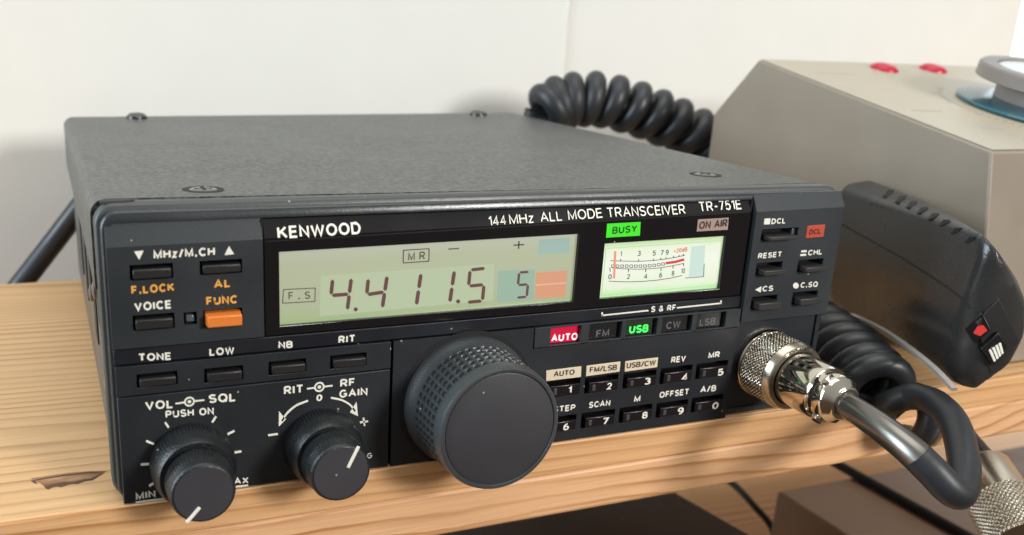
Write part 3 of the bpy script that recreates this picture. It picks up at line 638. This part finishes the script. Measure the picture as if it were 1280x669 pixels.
lbars('meter_scale', ink, [((185, 380), (185, 391)), ((300, 382), (300, 393)), ((395, 378), (395, 389)), ((443, 372), (443, 384)), ((476, 368), (476, 380)), ((525, 360), (525, 370)), ((560, 354), (560, 364)), ((588, 347), (588, 358)),
      ((115, 437), (118, 462)), ((235, 445), (235, 465)), ((346, 446), (346, 464)), ((444, 438), (445, 456)), ((521, 425), (522, 441)), ((588, 408), (590, 426))], .9, zS)
lbars('meter_segment', ink, [e2 for i in range(12) for cx, cy in [(135+i*29.5 if i < 11 else 458, 426-max(0, i-6)**2*.55)] for e2 in (((cx-9, cy-8), (cx+9, cy-8)), ((cx-9, cy+8), (cx+9, cy+8)), ((cx-9, cy-8), (cx-9, cy+8)), ((cx+9, cy-8), (cx+9, cy+8)))], .7, zS)
lbars('meter_red_zone', mred, [((475, 407), (535, 399)), ((535, 399), (593, 383))], 3.2, zS)
lbars('meter_needle', tint('meter_needle_red', (.85, .30, .22), .6), [((150, 330), (142, 505))], 2.6, zS, .14)
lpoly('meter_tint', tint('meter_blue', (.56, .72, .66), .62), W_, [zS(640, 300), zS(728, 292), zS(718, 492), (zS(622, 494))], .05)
lbars('meter_frame_line', tint('meter_line', (.45, .66, .36), .7), loop((92, 312), (835, 262), (808, 545), (62, 612)), .9, zS)
lbars('meter_frame_line', ink, [((600, 502), (718, 494)), ((718, 494), (722, 410))], .7, zS)
def wquad(name, m, pts): 
    bm = bmesh.new(); prism(bm, [F(*p, .52) for p in pts], Vector((0, .06, 0))); return finish(name, bm, m, W_)
wquad('busy_lamp', mat('lit_green_lamp', (.03, .25, .02), .3, emit=(.05, .85, .01), es=.75), [zS(98, 154), zS(313, 142), zS(308, 230), zS(91, 243)])
text('BUSY', mat('dark_green_print', (.0, .05, .015), .5), W_, zS(128, 220), zS(286, 207), 9.0, -.1, weight=.02, ff=WF, name='lamp_lettering')
wquad('on_air_lamp', mat('unlit_lamp_label', (.42, .30, .26), .4), [zS(682, 126), zS(879, 114), zS(873, 192), zS(674, 203)])
text('ON AIR', mat('black_print', (.012, .012, .014), .5), W_, zS(687, 189), zS(866, 171), 9.4, -.1, weight=.012, ff=WF, name='lamp_lettering')
# right block
h1 = hz(zD, (97, 128), (232, 182), (236, 118), (92, 194)); h1b = hz(zD, (262, 118), (312, 172), (318, 108), (255, 185)); h2 = hz(zD, (66, 328), (215, 386), (222, 317), (60, 402)); h3 = hz(zD, (316, 310), (458, 366), (465, 298), (307, 382))
h4 = hz(zD, (38, 527), (183, 590), (192, 516), (30, 604)); h5 = hz(zD, (283, 502), (424, 562), (432, 490), (275, 575))
h1 = (h1[0], h1b[1], h1[2], h1[3])
RB = plate('channel_panel', panel_m, T, XW+.35, 179.9, 26.0, 58.3, [h1, h2, h3, h4, h5], -.5, 3, tilt=True)
for h in (h1, h2, h3, h4, h5):
    x0, x1, z0, z1 = h; xe_ = x1-.1 if h is not h1 else x1-1.7
    block('push_button', mat('charcoal_key_plastic', (.030, .029, .029), .45), T, (x0+1.0, xe_, z0+.1, z1-1.4), -2.6, 3.3, .1, bevel=.2)
x0, x1, z0, z1 = h1; block('lamp_lens', mat('grey_lamp_lens', (.10, .12, .15), .2), T, (x1-1.3, x1-.3, z0+.6, z1-.4), .4, 3.3, 0, bevel=.1)
RF = lambda u, v, y=0: F(u, v, y-.5)
text('DCL', white_m, RB, zD(161, 97), zD(243, 92), 6.8, weight=.03, ff=RF); pxpoly('square_mark', white_m, RB, [zD(122, 64), zD(157, 62), zD(153, 97), zD(118, 99)], -.5, .1, .05)
text('RESET', white_m, RB, zD(81, 304), zD(219, 292), 6.8, weight=.03, ff=RF)
text('CHL', white_m, RB, zD(379, 285), zD(461, 277), 6.8, weight=.03, ff=RF); pxbars('equals_mark', white_m, RB, [(zD(340, 260), zD(373, 257)), (zD(335, 282), zD(370, 279))], 2.4, -.5)
text('CS', white_m, RB, zD(107, 500), zD(171, 495), 6.8, weight=.03, ff=RF); pxpoly('arrow_mark', white_m, RB, [zD(66, 489), zD(103, 468), zD(98, 505)], -.5, .1, .05)
text('C.SQ', white_m, RB, zD(335, 478), zD(437, 471), 6.8, weight=.03, ff=RF); pxpoly('dot_mark', white_m, RB, [zD(309+17*math.cos(a*.5236), 464+18*math.sin(a*.5236)) for a in range(12)], -.5, .1, .05)
pxpoly('logo_badge', mat('coral_badge', (.55, .08, .045), .4), RB, [zD(380, 107), zD(484, 98), zD(472, 172), zD(366, 180)], -.5, .14, .05, bevel=.05)
text('DCL', mat('black_print', (.012, .012, .014), .5), RB, zD(388, 160), zD(456, 154), 6.4, -.15, weight=.01, ff=RF)
# connector plate at the lower right, set back
MP = plate('socket_panel', low_m, T, XW+.2, 178.6, 1.6, 25.9, [], 1.9, 4.2)

# ---- knobs
def rib(n, dep, L0, L1):
    def f(L, r, a):
        return r-dep*(.5+.5*math.cos(a*n)) if L0 < L < L1 else r
    return f
def knob(name, cx, cz, outer, inner, pa, pb, label=None):
    bm = bmesh.new(); prof = [(-.3, outer*.97), (.2, outer), (1.5, outer*1.0), (3, outer*.995), (4.2, outer*.99), (4.4, outer*.97), (5.0, outer*.965), (7.0, outer*.90), (7.5, outer*.86), (7.55, inner*.9)]
    lathe(bm, (cx, .1, cz), (0, -1, 0), prof, 288, rib(72, .22, .1, 4.3)); k = finish(name, bm, knob_m, T, smooth=50)
    bm = bmesh.new(); prof = [(7.3, inner*.92), (8.0, inner*.92), (8.3, inner*1.03), (9, inner*1.04), (11, inner*1.03), (11.9, inner*1.03), (12.1, inner*1.0), (14.3, inner*.985), (14.8, inner*.95), (15, inner*.90)]
    lathe(bm, (cx, 0, cz), (0, -1, 0), prof, 240, rib(60, .2, 8.2, 12.0)); finish('inner_knob', bm, knob_m, k, smooth=50)
    bm = bmesh.new(); lathe(bm, (cx, 0, cz), (0, -1, 0), [(14.9, inner*.88), (15.04, inner*.88)], 64); finish('knob_face', bm, face_m, k)
    bm = bmesh.new(); A, B = P(*pa, y=-15.0), P(*pb, y=-15.0); d = (B-A).normalized(); n = Vector((-d.z, 0, d.x))*.34
    prism(bm, [A+n, B+n, B-n, A-n], Vector((0, -.22, 0)))
    r = Vector((B.x-cx, 0, B.z-cz)).normalized(); e1 = Vector((cx, -15.2, cz))+r*(inner*.99); 
    finish('pointer', bm, white_m, k, bevel=.06); return k
knob('volume_knob', 14.0, 7.8, 8.5, 6.35, zT(294, 575), zT(250, 626))
knob('gain_knob', 41.4, 7.9, 8.3, 6.45, zK(320, 514), zK(357, 440))
# tuning dial
DX, DZ = 75.9, 14.0
def waffle(L, r, a):
    if not (4.2 < L < 14.4): return r
    u = (a*48/(2*math.pi)) % 1; v = ((L-4.2)/2.04) % 1
    inn = (.2 < u < .8) and (.18 < v < .82)
    return r-.6 if inn else r
prof = [(-.4, 15.3), (0, 15.5), (1.6, 15.4), (2.2, 15.0), (3.8, 14.6), (4.15, 14.5)]+[(4.25+.17*i, 14.5-.03*(4.25+.17*i-4)) for i in range(60)]+[(14.5, 14.25), (14.7, 14.2), (16.4, 14.15), (17.2, 13.9), (17.5, 13.5), (17.5, 13.0), (17.1, 12.8), (17.1, .1)]
bm = bmesh.new(); lathe(bm, (DX, 0, DZ), (0, -1, 0), prof, 384, waffle); DI = finish('tuning_dial', bm, mat('black_dial_plastic', (.045, .050, .054), .34, bump=.3, bscale=2200, vary=.25, speck=.3), T, smooth=35)
bm = bmesh.new(); lathe(bm, (DX, 0, DZ), (0, -1, 0), [(17.0, 12.7), (17.25, 12.7), (17.32, 12.5), (17.32, .1)], 96); finish('dial_face', bm, face_m, DI, smooth=40)
bm = bmesh.new(); lathe(bm, (DX, .3, DZ), (0, -1, 0), [(0, 16.6), (.3, 16.6), (.32, 15.0)], 96); finish('dial_recess', bm, pit_m, T)

# ================================================================== PLUG, CORD and COIL
def knurl(n, dep, L0, L1, twist):
    def f(L, r, a):
        if not (L0 < L < L1): return r
        p = (a*n/(2*math.pi)+L*twist) % 1; q = (a*n/(2*math.pi)-L*twist) % 1
        return r-dep*max(abs(p-.5)*2, abs(q-.5)*2)**2.2
    return f
cx, cz = 163.4, 13.7
CD = thing('microphone_cord', 'black cord with chrome screw plug fixed in the radio front socket', 'cord', (cx, 0, cz))
ax = Vector((.01, -1, -.03)).normalized(); O = Vector((cx, 1.9, cz))
bm = bmesh.new(); lathe(bm, O, ax, [(-.3, 9.6), (.6, 9.6), (1.1, 9.2)], 64); finish('socket_ring', bm, chrome_m, T, smooth=40)
pr = [(.9, 8.8), (1.4, 9.1)]+[(1.5+.14*i, 9.15) for i in range(56)]+[(9.4, 9.1), (9.6, 9.0), (11.3, 8.7), (11.7, 8.3), (11.7, 7.3), (11.0, 7.2), (11.0, .5)]
bm = bmesh.new(); lathe(bm, O, ax, pr, 320, knurl(58, .38, 1.5, 9.3, .98)); PL = finish('knurled_ring', bm, nickel_m, CD, smooth=45)
bm = bmesh.new(); lathe(bm, O, ax, [(10, 6.6), (11.2, 6.9), (12, 7.0), (21.5, 7.0), (22.2, 6.75), (22.3, 6.0), (21.6, 5.7)], 80); finish('plug_barrel', bm, chrome_m, CD, smooth=40)
bm = bmesh.new(); lathe(bm, O, ax, [(11.1, 8.0), (11.45, 8.0), (11.5, 7.05)], 64); finish('seal_ring', bm, pit_m, CD)
bm = bmesh.new(); lathe(bm, O, ax, [(21.2, 5.2), (22.8, 6.0), (23.2, 6.3), (25.6, 6.3), (26.4, 5.9), (27.6, 4.6), (28.4, 4.2)], 12); finish('cord_clamp', bm, chrome_m, CD, smooth=20, bevel=.3)
for sgn in (1, -1):
    bm = bmesh.new(); sp_ = O+ax*24.2+Vector((-3.6, 0, 4.6*sgn)); lathe(bm, sp_, Vector((-.55, -.2, .6*sgn)), [(-.5, 1.5), (.9, 1.5), (1.25, 1.2), (1.35, .5)], 20); finish('clamp_screw', bm, chrome_m, CD, smooth=40)
bm = bmesh.new(); lathe(bm, O+ax*21.9, ax, [(0, 5.9), (1.5, 5.9), (1.5, 5.0)], 48); finish('shadow_gap', bm, pit_m, CD)
b0 = O+ax*27.5
bootpts = [O+ax*26.5, P(1110, 536, d=209), P(1153, 577, d=205)]
bm = bmesh.new(); tube(bm, [bootpts[0]*(1-t)**2+bootpts[1]*2*t*(1-t)+bootpts[2]*t*t for t in [i/24 for i in range(25)]], 3.3, 28, lambda t: 3.05+.45*t); finish('cable_sleeve', bm, boot_m, CD, smooth=50)
cpath = [P(1146, 570, d=205), P(1166, 590, d=204), P(1184, 609, d=204), P(1199, 617, d=206), P(1205, 597, d=211), P(1203, 565, d=220), P(1192, 528, d=232), P(1168, 503, d=243), P(1138, 496, d=250), P(1110, 506, d=254)]
# coil on the shelf: helix that the cord runs into
def helix(axis_pts, R, turns, phase=0, n=26, squash=1.0, up0=Vector((0, 0, 1))):
    ap = smoothpath(axis_pts, 24); m_ = int(turns*n); out = []
    for i in range(m_+1):
        t = i/m_*(len(ap)-1); k = min(int(t), len(ap)-2); p = ap[k].lerp(ap[k+1], t-k); T_ = (ap[k+1]-ap[k]).normalized()
        s_ = T_.cross(up0).normalized(); u_ = s_.cross(T_); a = 2*math.pi*i/n+phase
        out.append(p+(s_*math.cos(a)+u_*math.sin(a)*squash)*R)
    return out
hx = helix([P(1098, 490, d=258), P(1072, 462, d=268), P(1045, 436, d=282), P(1012, 412, d=300)], 7.6, 6.5, phase=-1.1)
bm = bmesh.new(); tube(bm, smoothpath(cpath+[hx[0]], 10)[:-1]+hx[0:], 3.55, 18); finish('coiled_cord', bm, rubber_m, CD, smooth=60)
bm = bmesh.new(); tube(bm, smoothpath([P(1135, 490, d=262), P(1158, 500, d=258), P(1163, 525, d=256), P(1150, 548, d=260), P(1130, 545, d=268)], 8), 3.4, 18)
finish('cord_turn', bm, rubber_m, CD, smooth=60)
# second plug hanging below
P0 = P(1229, 582, d=262); P1 = P(1290, 690, d=236); ax2 = (P1-P0).normalized()
C2 = thing('cable_plug', 'nickel screw plug hanging on its cord below the shelf edge at the lower right', 'plug', P0)
bm = bmesh.new(); lathe(bm, P0, ax2, [(0, 1.5), (.2, 5.6), (1.0, 6.6), (1.5, 6.8), (14, 7.3), (14.5, 6.9)], 64); finish('plug_barrel', bm, mat('satin_nickel', (.78, .70, .58), .28, 1, vary=.08), C2, smooth=40)
bm = bmesh.new(); lathe(bm, P0, ax2, [(14.2, 7.4), (15, 9.0)]+[(15.2+.16*i, 9.1) for i in range(90)]+[(30, 8.8), (30, 1)], 380, knurl(42, .5, 15.1, 29.6, .72)); finish('knurled_ring', bm, mat('dull_knurled_nickel', (.42, .36, .28), .42, 1, vary=.1), C2, smooth=45)
bm = bmesh.new(); lathe(bm, P0, ax2, [(13.9, 7.5), (14.6, 7.5)], 48); finish('seal_ring', bm, pit_m, C2)
bm = bmesh.new(); tube(bm, smoothpath([P0+ax2*2, P(1232, 575, d=264), P(1222, 562, d=268), P(1208, 545, d=274), P(1190, 520, d=282), P(1150, 500, d=290)], 8), 2.7, 16); finish('cord', bm, rubber_m, C2, smooth=60)

# coil behind the radio
rc = helix([P(680, 142, d=402), P(700, 129, d=404), P(742, 124, d=406), P(792, 135, d=410), P(838, 153, d=416), P(884, 176, d=424), P(925, 200, d=434)], 7.3, 11.3, phase=3.1, squash=1.06)
tail = [rc[0]+Vector((1, 3, -26)), rc[0]+Vector((-.5, 1.5, -9))]
bm = bmesh.new(); tube(bm, tail+rc, 4.5, 18); tag(finish('coiled_cable', bm, rubber_m, smooth=60), 'thick coiled black cable arching behind the radio towards the beige box', 'cable')
bm = bmesh.new(); tube(bm, smoothpath([P(150, 200, y=196), P(106, 252, y=198), P(70, 299, y=200), P(32, 348, y=200), P(-5, 395, y=202)], 8), 4.1, 16)
tag(finish('power_cable', bm, rubber_m, smooth=60), 'straight black cable dropping behind the shelf at the far left', 'cable')

# ================================================================== BEIGE BOX
bx = 256.0; BT = thing('instrument_box', 'beige slant-topped instrument box with red lamps and a big round knob', 'instrument', (330, 80, 0))
A_, B_, C_ = Vector((bx, 127, 88.6)), Vector((bx, 150, 65.4)), Vector((bx, 19.3, 66.2)); D_ = Vector((bx, 8.5, .3)); E_ = Vector((bx, 151, .3)); XR = 470
bm = bmesh.new(); prism(bm, [A_, B_, E_, D_, C_], Vector((XR-bx, 0, 0))); finish('case', bm, case_m, BT, bevel=.7)
sl = (A_-C_).normalized(); nrm = Vector((0, -sl.z, sl.y)).normalized()
bm = bmesh.new(); prism(bm, [C_+Vector((.8, 0, 0))+sl*.6+nrm*.05, C_+Vector((XR-bx-1, 0, 0))+sl*.6+nrm*.05, A_+Vector((XR-bx-1, 0, 0))-sl*.6+nrm*.05, A_+Vector((.8, 0, 0))-sl*.6+nrm*.05], nrm*.5); TP = finish('top_panel', bm, ctop_m, BT, bevel=.2)
def onslope(u, v, h=0):
    r = ray(u, v); return CP+r*(((A_+nrm*h)-CP).dot(nrm)/r.dot(nrm))
redl = mat('red_lamp_lens', (.45, .01, .035), .3, emit=(.5, .0, .05), es=.03)
for u, v in ((1105, 87), (1166, 88)):
    p = onslope(u, v, .5); bm = bmesh.new(); lathe(bm, p, nrm, [(0, 5.6), (.9, 5.4), (1.8, 4.3), (2.3, 2.6), (2.4, .3)], 28); finish('indicator_lamp', bm, redl, BT, smooth=60)
kc = onslope(1312, 142, .5); bm = bmesh.new()
lathe(bm, kc, nrm, [(3, 20), (7.5, 20), (9.0, 27.5), (9.3, 28.3), (13.5, 28.3), (14.2, 27.6), (14.2, 22.5), (13.2, 22.0), (13.2, .5)], 80); KN = finish('tuning_knob', bm, mat('warm_grey_knob', (.20, .175, .155), .45, vary=.05), BT, smooth=35)
bm = bmesh.new(); lathe(bm, kc, nrm, [(13.1, 21.8), (13.6, 21.8), (13.7, 21)], 64); finish('knob_cap', bm, mat('brushed_cap', (.5, .47, .42), .3, .6), KN, smooth=35)
bm = bmesh.new(); t0 = onslope(1180, 129, 2.4); lathe(bm, kc, nrm, [(.6, 31.5), (1.2, 32), (1.7, 31.5), (3.0, 21)], 96); finish('pointer_skirt', bm, mat('teal_clear_plastic', (.10, .34, .42), .12, trans=.7), KN, smooth=35)
bm = bmesh.new()
for a in range(34):
    an = math.radians(120+a*4.2); rr = 36.5; t_ = Vector((math.cos(an), 0, 0))+sl*math.sin(an); t_.normalize(); s_ = t_.cross(nrm)
    p0, p1 = kc+t_*rr+nrm*.02, kc+t_*(rr+(4 if a % 5 == 0 else 2))+nrm*.02
    prism(bm, [p0+s_*.16, p1+s_*.16, p1-s_*.16, p0-s_*.16], nrm*.08)
finish('scale_marks', bm, mat('grey_ink', (.22, .20, .18), .6), TP)
def topline(u0, v0, u1, v1, wmm):
    bm = bmesh.new(); a, b = onslope(u0, v0, .56), onslope(u1, v1, .56); d = (b-a).normalized(); s_ = d.cross(nrm)*wmm
    prism(bm, [a+s_, b+s_, b-s_, a-s_], nrm*.05); return finish('faint_print', bm, mat('faint_grey_ink', (.38, .35, .30), .6), TP)
topline(1228, 160, 1252, 161, .8); topline(1140, 138, 1176, 139, .6); topline(1020, 91, 1070, 93, .5)

# ================================================================== HAND MICROPHONE
a_ = Vector((46, 82, 0)).normalized(); w_ = Vector((-a_.y, a_.x, 0)); Q_ = Vector((206, -21.6, 50))
def MPt(u, v, s):
    r = ray(u, v); return CP+r*(((Q_+a_*s)-CP).dot(a_)/r.dot(a_))
def MW(wv, z, s): return Q_+a_*s+w_*wv+Vector((0, 0, z-50))
MC = thing('hand_microphone', 'dark grey hand microphone with ribbed edge and up and down switches', 'microphone', MW(-6, 5, 30))
pts = [MPt(1230, 293, 5), MPt(1248, 314, 2), MPt(1268, 350, 4), MPt(1284, 380, 8), MPt(1282, 420, 8), MPt(1264, 456, 6), MPt(1219, 489, 4), MPt(1194, 481, 7), MPt(1180, 464, 12), MPt(1190, 408, 9), MPt(1206, 370, 6), MPt(1224, 330, 4),
       MPt(1085, 224, 95), MPt(1057, 229, 95), MPt(1044, 246, 96), MPt(1036, 300, 96), MPt(1036, 372, 96), MPt(1058, 388, 96), MPt(1115, 412, 62), MPt(1150, 262+0, 50), MPt(1122, 330, 50), MPt(1120, 400, 55),
       MPt(1156, 253, 50)+w_*-2, MW(-12, 44, 92), MW(-11, 10, 92), MW(-16, 38, 14), MW(-16, 14, 14)]
bm = bmesh.new()
for p in pts: bm.verts.new(p)
r_ = bmesh.ops.convex_hull(bm, input=bm.verts[:]); 
bmesh.ops.delete(bm, geom=[v for v in bm.verts if not v.link_faces], context='VERTS')
bmesh.ops.dissolve_limit(bm, angle_limit=math.radians(6), verts=bm.verts[:], edges=bm.edges[:])
MB_ = finish('mic_body', bm, mic_m, MC)
rm = MB_.modifiers.new('remesh', 'REMESH'); rm.mode = 'VOXEL'; rm.voxel_size = .9*S; rm.use_smooth_shade = True
sm = MB_.modifiers.new('smooth', 'SMOOTH'); sm.factor = .5; sm.iterations = 14
bm = bmesh.new(); pth = [MPt(1046, 277, 93)+w_*.35, MPt(1098, 303, 68)+w_*.6, MPt(1150, 335, 40)+w_*.8, MPt(1190, 362, 14)+w_*.7, MPt(1204, 372, 6)+w_*.7, MPt(1214, 386, 3)+w_*.5]
SEAM = pth
for i, (u, v) in enumerate([(1109, 237), (1124, 244), (1139, 252), (1155, 260), (1171, 269), (1187, 278), (1203, 288), (1218, 297)]):
    pass

# switches on the end cap, set on the local surface
me_ = MB_.data
def onbody(u, v):
    bvh = BODY; hit = bvh.ray_cast(CP*S, ray(u, v).normalized()); return hit[0]/S if hit[0] else None, hit[1]
from mathutils.bvhtree import BVHTree
bpy.context.view_layer.update(); _d = bpy.context.evaluated_depsgraph_get(); _e = MB_.evaluated_get(_d); _m = _e.to_mesh(); _w = MB_.matrix_world
BODY = BVHTree.FromPolygons([_w @ v.co for v in _m.vertices], [tuple(p.vertices) for p in _m.polygons]); _e.to_mesh_clear()
def onpatch(name, m, parent, pix, th, back=.6, bevel=.15):
    c = [sum(p[0] for p in pix)/len(pix), sum(p[1] for p in pix)/len(pix)]
    h, n = onbody(*c)
    if h is None: return None
    pts = []
    for u, v in pix:
        r = ray(u, v); pts.append(CP+r*((h-CP).dot(n)/r.dot(n)))
    bm = bmesh.new(); prism(bm, [p+n*th for p in pts], -n*(th+back)); return finish(name, bm, m, parent, bevel=bevel)
zMc = Z(1000, 210, 2.307)
for xs_, ys_ in ((254, 72), (289, 89), (321, 104), (352, 121), (383, 139), (415, 157), (449, 180), (490, 206)):
    onpatch('grille_slot', pit_m, MC, [zMc(xs_-15, ys_+10), zMc(xs_+0, ys_-7), zMc(xs_+17, ys_-7), zMc(xs_+12, ys_+2), zMc(xs_-8, ys_+12)], .2, .3, 0)
onpatch('switch_plate', mat('dark_mic_inset', (.018, .017, .017), .4), MC, [zMc(508, 448), zMc(572, 375), zMc(632, 500), zMc(548, 592)], .25)
onpatch('switch_button', mat('black_switch', (.006, .006, .006), .35), MC, [zMc(478, 462), zMc(526, 412), (zMc(552, 462)), (zMc(506, 504))], 1.4)
onpatch('switch_button', mat('black_switch', (.006, .006, .006), .35), MC, [zMc(512, 518), zMc(562, 470), (zMc(588, 512)), (zMc(548, 566))], 1.4)
onpatch('switch_mark', mat('red_print', (.8, .05, .04), .5), MC, [zMc(500, 470), zMc(512, 450), (zMc(528, 448)), zMc(540, 462), (zMc(520, 478))], 1.95, .3, 0)
for k in range(4):
    onpatch('switch_mark', mat('cream_print', (.8, .78, .68), .6), MC, [zMc(534+k*9, 520-k*6), zMc(539+k*9, 516-k*6), zMc(553+k*7, 548-k*7), zMc(548+k*7, 552-k*7)], 1.75, .2, 0)
bm = bmesh.new(); sp2 = []
for i in range(40):
    t = i/39; q_ = [zMc(112, 158), zMc(300, 262), zMc(420, 340), zMc(470, 378), zMc(492, 405)]
    k = t*(len(q_)-1); j_ = min(int(k), len(q_)-2); u = q_[j_][0]*(1-(k-j_))+q_[j_+1][0]*(k-j_); v = q_[j_][1]*(1-(k-j_))+q_[j_+1][1]*(k-j_)
    h, n = onbody(u, v)
    if h: sp2.append(h+n*.02)
tube(bm, sp2, .28, 8); finish('body_seam', bm, pit_m, MC)
# bracket strip beneath
bp_ = smoothpath([P(1062, 393, d=300), P(1100, 412, d=276), P(1135, 436, d=256), P(1163, 459, d=243), P(1180, 476, d=237), P(1190, 487, d=234)], 6)
bm = bmesh.new(); rings = []
for i, p in enumerate(bp_):
    t_ = (bp_[min(i+1, len(bp_)-1)]-bp_[max(0, i-1)]).normalized(); s_ = Vector((0, 0, 1)).cross(t_).normalized(); u_ = t_.cross(s_)
    rings.append([p+s_*1.4+u_*.45, p-s_*.2+u_*.45, p-s_*.2-u_*.45, p+s_*1.4-u_*.45])
loft(bm, rings); tag(finish('metal_bracket', bm, mat('bright_steel', (.8, .76, .72), .3, .7), smooth=30), 'thin bright steel bracket strip curving under the hand microphone', 'bracket')

# ================================================================== BELOW THE SHELF
bm = bmesh.new(); prism(bm, [Vector((20, 20, -80)), Vector((229, 18, -80)), Vector((223, 57, -80)), Vector((216.5, 96, -80)), Vector((20, 96, -80))], Vector((0, 0, -61)))
tag(finish('black_device', bm, mat('black_device_paint', (.020, .017, .016), .38, bump=.15, bscale=1200, vary=.2, speck=.05), bevel=1.0), 'black flat-topped equipment case on the lower shelf, mostly cropped', 'equipment case')
G = thing('grey_device', 'taupe grey equipment case on the lower shelf at the right', 'equipment case', (360, 40, -141))
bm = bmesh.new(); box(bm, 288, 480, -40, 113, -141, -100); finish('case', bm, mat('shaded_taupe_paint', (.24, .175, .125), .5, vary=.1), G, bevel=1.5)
bm = bmesh.new(); box(bm, 332, 335.5, -45, 135, -99.8, -96); finish('seam_strip', bm, pit_m, G, bevel=.8)
bm = bmesh.new(); tube(bm, smoothpath([P(905, 597, z=-112), P(922, 610, z=-114), P(944, 634, z=-120), P(962, 655, z=-128), P(972, 680, z=-136)], 8), 1.6, 12)
tag(finish('thin_cable', bm, rubber_m, smooth=60), 'thin black cable curling between the two cases on the lower shelf', 'cable')
